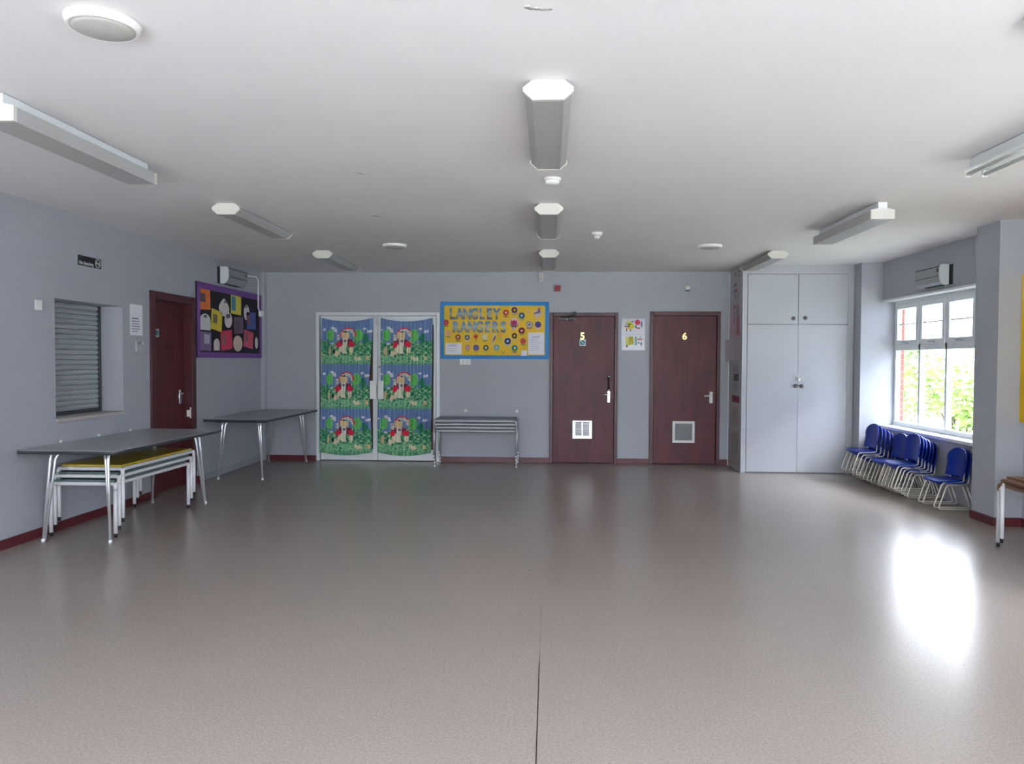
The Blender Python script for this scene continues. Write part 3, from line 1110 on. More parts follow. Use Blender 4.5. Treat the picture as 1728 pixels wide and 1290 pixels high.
tulip(1105, 392, 62, C(196, 40, 66), C(48, 76, 150), C(222, 196, 206), C(190, 180, 170), 'large red, blue and pink paper tulip')
tulip(548, 592, 46, C(200, 50, 38), C(170, 36, 30), None, C(120, 50, 36), 'red paper tulip')
mb = MB().mat(C(206, 190, 190))
x, z = bx(1445), bz(250)
for a in (.2, 1.2, 2.6, 3.5, 5.2):
    mb.lathe((x + .035 * math.cos(a), YS, z + .03 * math.sin(a)), (0, -1, 0), [(.026, 0), (.026, .001)], 10)
mb.prism([(x - .03, YS - .001, z - .09), (x - .018, YS - .001, z - .09), (x + .03, YS - .001, z + .07), (x + .012, YS - .001, z + .07)], (0, -.001, 0))
mb.mat(C(120, 70, 110)).prism([(x - .01, YS - .002, z), (x, YS - .002, z - .01), (x + .035, YS - .002, z + .065), (x + .015, YS - .002, z + .075)], (0, -.001, 0))
tag(mb.build('paper_flower', None, nb), 'pale paper bloom on a long stick')
mb = MB().mat(C(206, 196, 180))
x, z = bx(815), bz(620)
mb.prism([(x - .03, YS, z - .10), (x - .02, YS, z - .10), (x + .035, YS, z + .06), (x, YS, z + .065), (x - .02, YS, z)], (0, -.001, 0))
mb.mat(C(86, 56, 120)).prism([(x - .022, YS - .001, z - .06), (x + .02, YS - .001, z), (x + .02, YS - .001, z + .05), (x - .005, YS - .001, z + .01)], (0, -.001, 0))
tag(mb.build('paper_flower', None, nb), 'purple feather-shaped paper bloom')
mb = MB().mat(GR)
x, z = bx(950), bz(825)
mb.prism([(x, YS, z - .02), (x + .006, YS, z - .02), (x + .022, YS, z + .022), (x + .016, YS, z + .022)], (0, -.001, 0))
mb.prism([(x + .004, YS, z - .02), (x - .002, YS, z - .02), (x - .03, YS, z + .018), (x - .024, YS, z + .02)], (0, -.001, 0))
mb.build('paper_stem', None, nb)


def sheet_far(x0, x1, z0, z1, title, sub, n, lb):
    mb = MB().mat(m_paper).box(x0, x1, YF - .0245, YF - .0225, z0, z1)
    mb.mat(m_ink)
    rnd = random.Random(n)
    for k in range(n):
        z = z0 + (z1 - z0) * (.72 - .62 * k / max(n, 1))
        mb.box(x0 + (x1 - x0) * .12, x0 + (x1 - x0) * rnd.uniform(.55, .9), YF - .0248, YF - .0245, z - .0016, z + .0016)
    if title:      # an illegible heading: a row of short ink dashes
        w = (x1 - x0) * .46 / 5
        for k in range(5):
            xa = (x0 + x1) / 2 - (x1 - x0) * .23 + k * w
            mb.box(xa, xa + w * .7, YF - .0248, YF - .0245, z1 - (z1 - z0) * .22, z1 - (z1 - z0) * .22 + .010)
    tag(mb.build('notice_sheet', None, nb), lb)


sheet_far(bx(107), bx(343), bz(852), bz(688), True, '', 3, 'landscape white notice at the lower left of the board')
sheet_far(bx(1308), bx(1538), bz(850), bz(530), True, '', 7, 'tall white notice at the lower right of the board')
sheet_far(bx(1210), bx(1292), bz(870), bz(790), '', '', 0, 'small blank white card')

# ------------------------------------------------------------------ purple display board on the left wall
pb = empty('display_board', (XL, 9.23, 1.41), 'black display board with a purple border above the far grey table', 'display board')
PY0, PY1, PZ0, PZ1 = 8.28, 10.165, 1.412, 2.268
MB().box(XL, XL + .02, PY0, PY1, PZ0, PZ1, .002).build('backing_board', m_bkfelt, pb)
bd = MB()
for a in ((PY0, PY1, PZ1 - .075, PZ1), (PY0, PY1, PZ0, PZ0 + .062), (PY0, PY0 + .07, PZ0 + .062, PZ1 - .075), (PY1 - .07, PY1, PZ0 + .062, PZ1 - .075)):
    bd.box(XL + .02, XL + .023, a[0], a[1], a[2], a[3])
bd.build('paper_border', m_purple, pb)
XQ = XL + .0205


def card(cy, cz, w, h, rot, col, lb, photo=None, photo_col=None, shape='rect'):
    ca, sa = math.cos(rot), math.sin(rot)

    def P(a, b, d=0.0):
        return (XQ + d, cy + (a * ca - b * sa), cz + (a * sa + b * ca))
    mb = MB().mat(col)
    if shape == 'rect':
        mb.prism([P(-w / 2, -h / 2), P(w / 2, -h / 2), P(w / 2, h / 2), P(-w / 2, h / 2)], (.0015, 0, 0))
    elif shape == 'egg':
        mb.prism([P(w / 2 * math.cos(t), h / 2 * math.sin(t)) for t in [2 * PI * k / 28 for k in range(28)]], (.0015, 0, 0))
    elif shape == 'tomb':
        mb.prism([P(-w / 2, -h / 2), P(w / 2, -h / 2)] + [P(w / 2 * math.cos(t), h * .05 + h * .45 * math.sin(t)) for t in [PI * k / 14 for k in range(15)]], (.0015, 0, 0))
    elif shape == 'drop':
        mb.prism([P(w / 2 * math.cos(t) * (1 - .55 * max(0, math.sin(t)) ** 1.2), h * .5 * (1.0 * math.sin(t))) for t in [2 * PI * k / 30 for k in range(30)]], (.0015, 0, 0))
    if photo:
        fx, fz, fw, fh = photo
        mb.mat(photo_col)
        mb.prism([P((fx - fw / 2) * w, (fz - fh / 2) * h, .0016), P((fx + fw / 2) * w, (fz - fh / 2) * h, .0016), P((fx + fw / 2) * w, (fz + fh / 2) * h, .0016), P((fx - fw / 2) * w, (fz + fh / 2) * h, .0016)], (.0006, 0, 0))
    tag(mb.build('pinned_card', None, pb), lb)


WT = C(214, 206, 206)
card(8.455, 2.083, .30, .245, .04, C(226, 116, 50), 'orange card with a photo', (-.12, .05, .45, .4), C(110, 92, 90))
card(8.98, 2.02, .29, .215, 0, WT, 'white pear-shaped cut-out', (.12, .33, .22, .14), C(96, 96, 100), 'drop')
card(9.33, 2.075, .31, .235, -.03, C(206, 190, 50), 'yellow card with a blue picture', (-.25, .05, .4, .75), C(60, 130, 160))
card(9.66, 2.00, .18, .2, 0, WT, 'narrow white oval cut-out', (-.1, .38, .4, .14), C(110, 90, 80), 'egg')
card(8.476, 1.821, .268, .189, 0, C(206, 204, 204), 'white arched cut-out', (0, .33, .3, .16), C(90, 96, 90), 'tomb')
card(8.773, 1.854, .29, .24, -.12, C(206, 186, 46), 'yellow card with a dark photo', (-.15, .05, .4, .45), C(120, 104, 96))
card(9.10, 1.874, .22, .19, .2, WT, 'tilted white oval cut-out', (0, .25, .5, .25), C(100, 110, 106), 'egg')
card(9.409, 1.825, .285, .21, .07, C(104, 78, 104), 'mauve card', (-.15, -.05, .4, .6), C(84, 70, 84))
card(9.809, 1.902, .31, .225, .03, C(60, 78, 142), 'blue card', (-.28, .05, .25, .55), C(150, 84, 80), 'rect')
card(8.469, 1.599, .31, .215, -.02, C(124, 100, 136), 'mauve card with a pale photo', (.15, .12, .45, .5), C(176, 176, 190))
card(8.772, 1.568, .155, .14, 0, WT, 'small white rounded cut-out', (0, 0, .3, .3), C(196, 196, 196), 'tomb')
card(9.045, 1.627, .32, .235, .09, C(206, 50, 80), 'red card', (-.25, .05, .3, .5), C(130, 96, 90))
card(9.379, 1.594, .28, .2, 0, C(214, 190, 170), 'cream egg-shaped cut-out', None, None, 'egg')
card(9.72, 1.654, .30, .22, -.12, C(206, 80, 104), 'pink card', (-.22, .1, .3, .5), C(130, 90, 90))
card(9.986, 1.614, .10, .155, 0, WT, 'thin white oval cut-out', None, None, 'egg')


pb.location.x += .002
nb.location.y -= .002


# ------------------------------------------------------------------ wall heaters
def heater(side, y0, y1, z0, z1, dep, label):
    """side +1: on the left wall facing +x, side -1: on the right wall facing -x."""
    xw = XL if side > 0 else XR
    sgn = side
    r = empty('wall_heater', (xw, (y0 + y1) / 2, z0), label, 'heater', 'wall heaters')
    X = lambda d: xw + sgn * d

    def prism_y(pts, ya, yb, mb):
        return mb.prism([(X(a), ya, b) for a, b in pts], (0, yb - ya, 0))
    MB().box(min(X(0), X(.012)), max(X(0), X(.012)), y0 - .02, y1 + .02, z0 + .0, z1 + .0, .003).build('back_plate', m_dark, r)
    prof = [(.03, z0), (dep - .05, z0), (dep - .015, z0 + .03), (dep, z0 + .07), (dep, z1 - .03), (dep - .015, z1), (.03, z1)]
    prism_y(prof, y0 + .02, y1 - .02, MB()).build('casing', M('grey_heater_casing', S(142, 148, 150), .35, .2, var=.03), r)
    for a, b in ((y0, y0 + .02), (y1 - .02, y1)):
        prism_y(prof, a, b, MB()).build('end_cap', M('pale_heater_end', S(206, 212, 212), .35, var=.02) if a == y0 else MATS['grey_heater_casing'], r)
    g = MB().mat(m_black)
    g.box(min(X(.045), X(dep - .045)), max(X(.045), X(dep - .045)), y0 + .06, y1 - .12, z0 - .004, z0 + .002)
    for k in range(7):
        yy = y0 + .07 + k * (y1 - y0 - .2) / 7
        g.box(min(X(.045), X(dep - .045)), max(X(.045), X(dep - .045)), yy, yy + .006, z0 - .008, z0)
    g.build('outlet_grille', None, r)
    s = MB().mat(m_black)
    for z in (z0 + .085, z1 - .025):
        s.box(min(X(dep - .002), X(dep + .0015)), max(X(dep - .002), X(dep + .0015)), y0 + .022, y1 - .022, z, z + .007)
    s.build('casing_groove', None, r)
    yb = y1 - .06 if side > 0 else y0 + .05
    MB().box(min(X(dep), X(dep + .002)), max(X(dep), X(dep + .002)), yb - .02, yb + .012, z1 - .075, z1 - .04).build('badge', M('dark_badge', S(50, 44, 50), .4), r)
    MB().tube([(X(.05), y1 - .02 if side > 0 else y0 + .02, z0), (X(.05), y1 - .02 if side > 0 else y0 + .02, z0 - .03)], .003, 6).build('pull_cord', m_whitepl, r)
    return r


heater(1, 8.86, 9.44, 2.30, 2.50, .13, 'grey wall heater on the left wall above the purple-bordered board')
heater(-1, 7.80, 8.32, 2.175, 2.378, .12, 'grey wall heater above the window on the right wall')
cd = empty('cable_trunking', (XL, 9.9, 2.0), 'thin white cable trunking bending down from the left heater', 'cable trunking')
MB().tube(fillet([(XL + .03, 9.50, 2.47), (XL + .03, 9.98, 2.50), (XL + .03, 10.04, 2.46), (XL + .03, 10.035, 2.09), (XL + .03, 10.08, 2.05)], .04), .0095, 8).build('conduit', m_whitepl, cd)
MB().box(XL + .023, XL + .06, 10.06, 10.15, 1.975, 2.05, .004).build('junction_box', m_whitepl, cd)


# ------------------------------------------------------------------ big grey tables
def big_table():
    r = empty('folding_table', (0, 0, 0))
    hx, hy, zt = .385, .915, .71
    out = []
    cr = .045
    for cx, cy, a0 in ((hx - cr, hy - cr, 0), (-hx + cr, hy - cr, PI / 2), (-hx + cr, -hy + cr, PI), (hx - cr, -hy + cr, 1.5 * PI)):
        for k in range(6):
            a = a0 + PI / 2 * k / 5
            out.append((cx + cr * math.cos(a), cy + cr * math.sin(a)))
    MB().prism([(x, y, zt - .003) for x, y in out], (0, 0, .003)).build('tabletop', m_gtop, r)
    MB().prism([(x * 1.004, y * 1.002, zt - .026) for x, y in out], (0, 0, .0229), smooth=True).build('edge_band', m_gedge, r)
    fb = MB()
    for s in (-1, 1):
        fb.tube([(s * (hx - .09), -hy + .2, zt - .035), (s * (hx - .09), hy - .2, zt - .035)], .010, 8)
        fb.tube([(-hx + .09, s * (hy - .14), zt - .035), (hx - .09, s * (hy - .14), zt - .035)], .012, 8)
    fb.build('under_frame', m_dark, r)
    for sx in (-1, 1):
        for sy in (-1, 1):
            fx, fy = sx * .262, sy * .79
            tx, ty = sx * .222, sy * .76
            lg = MB()
            pth = fillet([(fx, fy, 0.0), (tx + sx * .004, ty - sy * .012, zt - .075), (tx, ty - sy * .03, zt - .034), (tx - sx * .05, ty - sy * .05, zt - .034)], .03)
            lg.tube(pth, [.0105] + [.011] * (len(pth) - 1), 10)
            pth = fillet([(fx - sx * .004, fy - sy * .014, 0.005), (tx - sx * .026, ty - sy * .028, zt - .075), (tx - sx * .05, ty - sy * .05, zt - .034), (tx - sx * .09, ty - sy * .06, zt - .034)], .03)
            lg.tube(pth, .0095, 10)
            lo = lg.build('leg', m_legs, r)
            MB().lathe((fx, fy, 0), (0, 0, 1), [(.0, 0), (.0135, 0), (.0135, .022), (.011, .024)], 12).build('rubber_foot', m_whitepl, lo)
    return r


tb = big_table()
tb.location = (-3.565, 6.30, 0)
tag(tb, 'long grey-topped table below the serving hatch, children\'s tables under it', 'table', 'long grey tables along the left wall')
t2 = copy_tree(tb)
t2.location = (-3.562, 9.32, 0)
tag(t2, 'long grey-topped table in the far left corner with nothing under it', 'table', 'long grey tables along the left wall')


# ------------------------------------------------------------------ small stacking tables
def small_table(name, hx, hy, zt, r_, mtop, mframe, inset=.03, ferrule=True):
    r = empty(name, (0, 0, 0))
    MB().box(-hx + inset, hx - inset, -hy + inset, hy - inset, zt - .018, zt, .003).build('tabletop', mtop, r)
    zr = zt - .018 - r_ + .004
    lx, ly = hx - r_, hy - r_
    for s in (-1, 1):
        MB().tube(fillet([(-lx, s * ly, zr - .05), (-lx, s * ly, zr), (lx, s * ly, zr), (lx, s * ly, zr - .05)], .04), r_, 8).build('end_rail', mframe, r)
        MB().tube(fillet([(s * lx, -ly, zr - .05), (s * lx, -ly, zr), (s * lx, ly, zr), (s * lx, ly, zr - .05)], .04), r_, 8).build('side_rail', mframe, r)
    for sx in (-1, 1):
        for sy in (-1, 1):
            lo = MB().tube([(sx * lx, sy * ly, .03), (sx * lx, sy * ly, zr - .045)], r_, 10).build('leg', mframe, r)
            MB().lathe((sx * lx, sy * ly, 0), (0, 0, 1), [(0, 0), (r_ * .8, 0), (r_ * .8, .03)], 10).build('rubber_foot', m_black if ferrule else m_whitepl, lo)
    return r


G_K = "children's tables nested under the near grey table"
kt = small_table('nursery_table', .275, .61, .445, .0155, m_teal, m_frame_w)
kt.location = (-3.63, 6.29, 0)
tag(kt, "green-grey children's table, lowest of the nest under the near grey table", 'table', G_K)
k2 = copy_tree(kt)
k2.location = (-3.618, 6.321, .055)
tag(k2, "middle children's table of the nest, between the yellow and the lowest one", 'table', G_K)
kt3 = small_table('nursery_table', .275, .61, .445, .0155, m_yellow, m_frame_w)
kt3.location = (-3.606, 6.352, .110)
tag(kt3, "yellow-topped children's table, topmost of the nest under the near grey table", 'table', G_K)

G_S = 'stacked grey tables against the far wall'
st = small_table('stacking_table', .545, .25, .50, .0125, M('dark_grey_laminate', S(84, 88, 98), .35), M('pale_steel_tube', S(186, 188, 192), .35, .5), inset=.02, ferrule=False)
names = ['lowest', 'second from the floor', 'third from the floor', 'topmost, grey top showing']
for k in range(4):
    o = st if k == 0 else copy_tree(st)
    o.location = (-.955, 10.01 - .026 * k, .045 * k)
    tag(o, 'grey table in the stack below the notice board, ' + names[k], 'table', G_S)

G_R = 'wooden children\'s tables beside the pier'
rt = small_table('wooden_table', .30, .60, .50, .0155, m_wood, m_frame_w)
for q in rt.children:
    if 'side_rail' in q.name:
        q.data.materials[0] = m_wood
rt.location = (3.69, 5.285, 0)
tag(rt, "lower wooden-topped children's table of the pair beside the pier", 'table', G_R)
r2t = copy_tree(rt)
r2t.location = (3.665, 5.20, .047)
tag(r2t, "upper wooden-topped children's table of the pair beside the pier", 'table', G_R)


# ------------------------------------------------------------------ blue nursery chairs
def kids_chair():
    r = empty('nursery_chair', (0, 0, 0))
    rt_, hw = .008, .150
    # seat: dished plate with rounded corners, front at +x
    N, Mx = 14, 12
    bm = MB()
    top, botv = [], []
    for i in range(N + 1):
        ra, rb = [], []
        u = i / N * 2 - 1
        for j in range(Mx + 1):
            v = j / Mx * 2 - 1
            # squircle mapping keeps the outline rounded
            k = 1 - .12 * (u * u * v * v)
            x = .015 + u * .130 * k
            y = v * (.165 - .012 * (u < 0) * abs(u)) * k
            z = .262 - .012 * (1 - v * v) * (1 - u * u) - .014 * max(0, u - .6) ** 2 * 6 + .012 * max(0, -u - .6)
            ra.append(bm.bm.verts.new((x, y, z)))
            rb.append(bm.bm.verts.new((x, y, z - .010)))
        top.append(ra)
        botv.append(rb)
    for i in range(N):
        for j in range(Mx):
            a = bm._f([top[i][j], top[i + 1][j], top[i + 1][j + 1], top[i][j + 1]])
            b = bm._f([botv[i][j + 1], botv[i + 1][j + 1], botv[i + 1][j], botv[i][j]])
            a.smooth = b.smooth = True
    for i in range(N):
        bm._f([top[i][0], botv[i][0], botv[i + 1][0], top[i + 1][0]])
        bm._f([top[i][Mx], top[i + 1][Mx], botv[i + 1][Mx], botv[i][Mx]])
    for j in range(Mx):
        bm._f([top[0][j], top[0][j + 1], botv[0][j + 1], botv[0][j]])
        bm._f([top[N][j], botv[N][j], botv[N][j + 1], top[N][j + 1]])
    bm.build('seat', m_blue, r)
    # backrest: tall shell with a rounded top, curved around the back
    bm = MB()
    fr_, bk = [], []
    N, Mx = 18, 14
    for i in range(N + 1):
        s = i / N
        z = .283 + .275 * s
        half = .168 * (1 - .10 * (1 - s)) if s < .55 else .168 * math.sqrt(max(.02, 1 - ((s - .55) / .46) ** 2.6))
        ra, rb = [], []
        for j in range(Mx + 1):
            v = j / Mx * 2 - 1
            y = v * half
            x = -.108 - .035 * s + .055 * (y / .168) ** 2 * .6 - .012 * math.sin(s * PI)
            ra.append(bm.bm.verts.new((x, y, z)))
            rb.append(bm.bm.verts.new((x - .009, y, z)))
        fr_.append(ra)
        bk.append(rb)
    for i in range(N):
        for j in range(Mx):
            a = bm._f([fr_[i][j], fr_[i][j + 1], fr_[i + 1][j + 1], fr_[i + 1][j]])
            b = bm._f([bk[i][j], bk[i + 1][j], bk[i + 1][j + 1], bk[i][j + 1]])
            a.smooth = b.smooth = True
    for i in range(N):
        bm._f([fr_[i][0], fr_[i + 1][0], bk[i + 1][0], bk[i][0]])
        bm._f([fr_[i][Mx], bk[i][Mx], bk[i + 1][Mx], fr_[i + 1][Mx]])
    for j in range(Mx):
        bm._f([fr_[0][j], bk[0][j], bk[0][j + 1], fr_[0][j + 1]])
        bm._f([fr_[N][j], fr_[N][j + 1], bk[N][j + 1], bk[N][j]])
    bm.build('backrest', m_blue, r)
    for s in (-1, 1):
        y = s * hw
        yb_ = s * .12
        loop = fillet([(-.085, y, .236), (.095, y, .238), (.172, y, rt_), (-.165, y, rt_), (-.08, y, .242)], .03, 6)
        MB().tube(loop, rt_, 8).build('side_frame', m_frame_b, r)
        MB().tube(fillet([(-.06, yb_, .240), (-.116, yb_, .246), (-.122, yb_, .33)], .02, 5), rt_ * .95, 8).build('back_post', m_frame_b, r)
    MB().tube([(.06, -hw, .238), (.06, hw, .238)], rt_ * .9, 8).tube([(-.06, -hw, .238), (-.06, hw, .238)], rt_ * .9, 8).build('cross_bar', m_frame_b, r)
    return r


ch0 = kids_chair()
ch0.rotation_euler = (0, 0, PI)
stacks = [  # y, count, dx per chair, dz per chair, start x, place words
    (7.425, 2, -.040, .017, 3.835, 'of the nearest stack, beside the pier'),
    (8.05, 6, -.033, .018, 3.835, 'of the second stack from the pier'),
    (8.46, 4, -.036, .018, 3.835, 'of the third stack from the pier'),
    (8.93, 6, -.042, .024, 3.835, 'of the farthest stack, by the cupboard'),
]
ordw = {1: ['topmost'], 2: ['lower one', 'topmost'],
        4: ['lowest', 'second from below', 'second from the top', 'topmost'],
        6: ['lowest', 'second from below', 'third from below', 'third from the top', 'second from the top', 'topmost']}
first = True
for y, n, dx, dz, x0, words_ in stacks:
    for k in range(n):
        c = ch0 if first else copy_tree(ch0)
        first = False
        c.location = (x0 + dx * k, y + (.004 if k % 2 else -.003), dz * k)
        tag(c, "blue child's chair, %s %s" % (ordw[n][k], words_), 'chair', "blue children's chairs stacked below the window")

# ------------------------------------------------------------------ built-in cupboard
CX0, CX1, CY = 2.40, 3.765, 9.58
cb = empty('built_in_cupboard', (3.08, CY, 0), 'tall pale grey built-in cupboard with four doors in the right corner', 'cupboard')
cc_ = MB()
cc_.box(CX0, 2.462, CY, YF, 0, ZC, .002)
cc_.box(3.69, CX1, CY, YF, 0, ZC, .002)
cc_.box(2.462, 3.69, CY, CY + .03, 2.485, ZC)
cc_.box(2.462, 3.69, CY + .03, YF, 2.485, 2.52)
cc_.box(2.462, 3.69, CY + .04, CY + .06, 0.0, 2.485)
cc_.build('carcass', m_cup, cb)
MB().box(CX0 - .008, CX0 + .002, YF - .035, YF - .0, .0, 2.57, .002).build('edge_strip', m_white, cb)


def cup_door(x0, x1, z0, z1, kx, kz):
    d = MB().box(x0, x1, CY - .004, CY + .018, z0, z1, .0015).build('door', m_cup, cb)
    MB().lathe((kx, CY - .004, kz), (0, -1, 0), [(.009, 0), (.009, .012), (.022, .018), (.024, .026), (.016, .034), (0, .036)], 18).build('knob', M('bronze_knob', S(96, 88, 90), .3, .7), d)
    return d


cup_door(2.466, 3.083, 1.862, 2.481, 3.020, 1.932)
cup_door(3.089, 3.687, 1.862, 2.481, 3.165, 1.938)
ld = cup_door(2.466, 3.089, .012, 1.855, 3.055, 1.092)
cup_door(3.0915, 3.687, .012, 1.855, 3.130, 1.092)
hp = MB().box(3.035, 3.125, CY - .010, CY - .004, 1.195, 1.232, .001).tube([(3.068, CY - .014, 1.212), (3.068, CY - .014, 1.165)], .005, 8)
hp.build('hasp', m_dchrome, cb)
pk = MB().box(3.087, 3.117, CY - .03, CY - .012, 1.155, 1.185, .004)
pk.tube([(3.094, CY - .021, 1.183), (3.094, CY - .021, 1.2), (3.102, CY - .021, 1.208), (3.110, CY - .021, 1.2), (3.110, CY - .021, 1.183)], .003, 6)
tag(pk.build('padlock', m_whitepl), 'small bright padlock on the hasp of the cupboard', 'padlock')


# posters on the cupboard's left side
def side_poster(y0, y1, z0, z1, base, blocks, label, curl=0.0):
    r = empty('wall_poster', (CX0, (y0 + y1) / 2, z0), label, 'poster', 'paper posters on the side of the cupboard')
    xw = CX0 - .001
    if curl:
        mb = MB()
        for k in range(8):
            a, b = k / 8, (k + 1) / 8
            ya, yb = y1 + (y0 - y1) * a, y1 + (y0 - y1) * b
            xa, xb = xw - curl * (1 - a) ** 2, xw - curl * (1 - b) ** 2
            mb.prism([(xa, ya, z0), (xb, yb, z0), (xb, yb, z1), (xa, ya, z1)], (-.0012, 0, 0))
        mb.build('sheet', base, r)
    else:
        MB().box(xw - .0015, xw, y0, y1, z0, z1).build('sheet', base, r)
    if blocks:
        mb = MB()
        for (fy, fz, w, h, c) in blocks:
            mb.mat(C(*c))
            ya = y1 - fy * (y1 - y0)
            za = z1 - fz * (z1 - z0)
            mb.box(xw - .0024, xw - .0015, ya - w * (y1 - y0), ya, za - h * (z1 - z0), za)
        mb.build('printed_text', None, r)


pg = C(186, 180, 182)
side_poster(9.66, 10.22, 2.165, 2.575, pg, [(.35, .08, .2, .10, (150, 160, 110)), (.78, .05, .08, .06, (70, 60, 60)), (.82, .2, .06, .05, (90, 80, 80)), (.35, .42, .25, .10, (130, 124, 124)), (.38, .60, .3, .10, (150, 110, 110)),
                                            (.45, .78, .08, .14, (140, 110, 120)), (.75, .8, .1, .06, (130, 130, 130))], 'grey poster at the top of the cupboard side')
side_poster(9.64, 10.22, 1.70, 2.145, C(192, 172, 178), [(.35, .06, .15, .08, (160, 90, 100)), (.35, .2, .1, .4, (150, 130, 140)), (.6, .05, .22, .38, (150, 140, 146)), (.62, .42, .26, .5, (176, 110, 120))], 'pinkish poster second from the top of the cupboard side')
side_poster(9.66, 10.24, 1.40, 1.68, C(190, 186, 190), [(.28, .02, .4, .52, (110, 120, 70)), (.4, .5, .2, .3, (110, 120, 70))], 'poster with an olive-green block on the cupboard side, its edge curling', curl=.045)
side_poster(9.64, 10.22, 1.00, 1.38, C(178, 176, 182), [(.35, .12, .5, .2, (160, 158, 166)), (.42, .38, .45, .24, (86, 88, 90)), (.3, .72, .5, .2, (166, 164, 170))], 'poster with a dark grey block on the cupboard side')
side_poster(9.62, 10.22, .52, .98, C(176, 172, 174), [(.3, .06, .62, .18, (130, 50, 66)), (.3, .4, .55, .5, (160, 158, 160))], 'poster with a dark red heading on the cupboard side')
side_poster(9.60, 10.24, .04, .50, C(170, 166, 164), [(.3, .05, .55, .6, (156, 152, 152)), (.7, .45, .12, .1, (110, 108, 120))], 'lowest grey poster on the cupboard side near the floor')

# yellow board on the right wall beside the pier
yb_ = empty('yellow_board', (XR, 5.9, .887), 'yellow-covered notice board on the right wall beside the pier', 'notice board')
MB().box(XR - .03, XR, 5.2, 6.597, .887, 2.144, .003).build('frame', M('pale_board_frame', S(206, 186, 70), .5), yb_)
MB().box(XR - .045, XR - .03, 5.205, 6.594, .89, 2.14, .001).build('backing_sheet', m_yboard, yb_)


# ------------------------------------------------------------------ window
def window(n, y0, y1, z0, z1, cols, full, axis='x', xc=4.17):
    r = empty('window_%d' % n, (xc, (y0 + y1) / 2, z0) if axis == 'x' else ((y0 + y1) / 2, xc, z0), None, None, None, 'structure')

    def B(mb, a0, a1, c0, c1, d0=0.0, d1=.06, bev=.004):
        if axis == 'x':
            mb.box(xc + d0, xc + d1, a0, a1, c0, c1, bev)
        else:
            mb.box(a0, a1, xc - d1, xc - d0, c0, c1, bev)
        return mb
    fw = .045
    zt = z0 + (z1 - z0) * .625
    fr = MB()
    B(fr, y0, y1, z1 - .06, z1)
    B(fr, y0, y1, z0, z0 + .055)
    B(fr, y0, y0 + fw, z0 + .055, z1 - .06)
    B(fr, y1 - fw, y1, z0 + .055, z1 - .06)
    wv = (y1 - y0 - 2 * fw) / cols
    B(fr, y0 + fw, y1 - fw, zt - .04, zt + .03)
    for k in range(1, cols):
        y = y0 + fw + wv * k
        B(fr, y - .022, y + .022, z0 + .055, z1 - .06)
    fr.build('window_frame', m_white, r)
    for k in range(cols):
        a, b = y0 + fw + wv * k + (.022 if k else 0), y0 + fw + wv * (k + 1) - (.022 if k < cols - 1 else 0)
        B(MB(), a, b, z0 + .055, zt - .04, .028, .033, 0).build('glass_pane', m_glass, r)
        s = MB()
        B(s, a, b, z1 - .115, z1 - .06, -.012, .045)
        B(s, a, b, zt + .03, zt + .08, -.012, .045)
        B(s, a, a + .05, zt + .08, z1 - .115, -.012, .045)
        B(s, b - .05, b, zt + .08, z1 - .115, -.012, .045)
        zm = (zt + .08 + z1 - .115) / 2
        B(s, a + .05, b - .05, zm - .007, zm + .007, .005, .03)
        so = s.build('casement', m_white, r)
        B(MB(), a + .05, b - .05, zt + .08, z1 - .115, .015, .020, 0).build('glass_pane', m_glass, so)
        ym = (a + b) / 2
        if axis == 'x':
            hb = MB().box(xc - .035, xc - .012, ym - .05, ym + .05, zt + .045, zt + .06, .003).tube([(xc - .03, ym - .04, zt + .052), (xc - .06, ym - .13, zt + .044), (xc - .05, ym - .15, zt + .04)], .005, 6)
            hb.build('stay_bar', m_dchrome, so)
    return r


window(1, WIN[0], WIN[1], WIN[2], WIN[3], 4, True)['label'] = 'white timber window of tall panes with opening top lights'
struct(MB().box(XR - .035, 4.17, WIN[0], WIN[1] + .0, WIN[2] - .03, WIN[2] + .004, .005), 'trim_3', m_white, 'white window sill above the blue chairs')
struct(MB().box(XR - .012, XR + .15, WIN[0], WIN[1], WIN[3] - .022, WIN[3] + .002, .003), 'trim_4', m_white, 'white strip along the window head')
for i, a in enumerate(WIN_R):
    window(2 + i, a[0], a[1], a[2], a[3], 3, True)
for i, a in enumerate(WIN_B):
    window(4 + i, a[0], a[1], a[2], a[3], 4, True, 'y', YB - .12)


# ------------------------------------------------------------------ ceiling lights
def octo_light(L=1.215):
    """Octagonal fluorescent batten, near end at y=0, running to +y, ceiling at z=0."""
    r = empty('ceiling_light', (0, 0, 0))
    W_, Hh = .109, .086
    prof = [(-.068, -.001), (-W_, -.032), (-W_, -.05), (-.068, -Hh), (.068, -Hh), (W_, -.05), (W_, -.032), (.068, -.001)]
    sc = .93
    body = [(x * sc, z * sc - .003) for x, z in prof]
    MB().prism([(x, .022, z) for x, z in body], (0, L - .044, 0)).build('diffuser', m_lens, r)
    MB().box(-.07, .07, .03, L - .03, -.006, 0).build('gear_tray', m_white, r)
    for y in (0, L - .022):
        MB().prism([(x, y, z) for x, z in prof], (0, .022, 0)).build('end_cap', m_cap, r)
    rb = MB()
    for s in (-1, 1):
        rb.box(s * .0655 - .002, s * .0655 + .002, .024, L - .024, -Hh * sc - .005, -Hh * sc - .002)
    rb.build('diffuser_rib', M('pale_rib', S(176, 176, 176), .4), r)
    return r


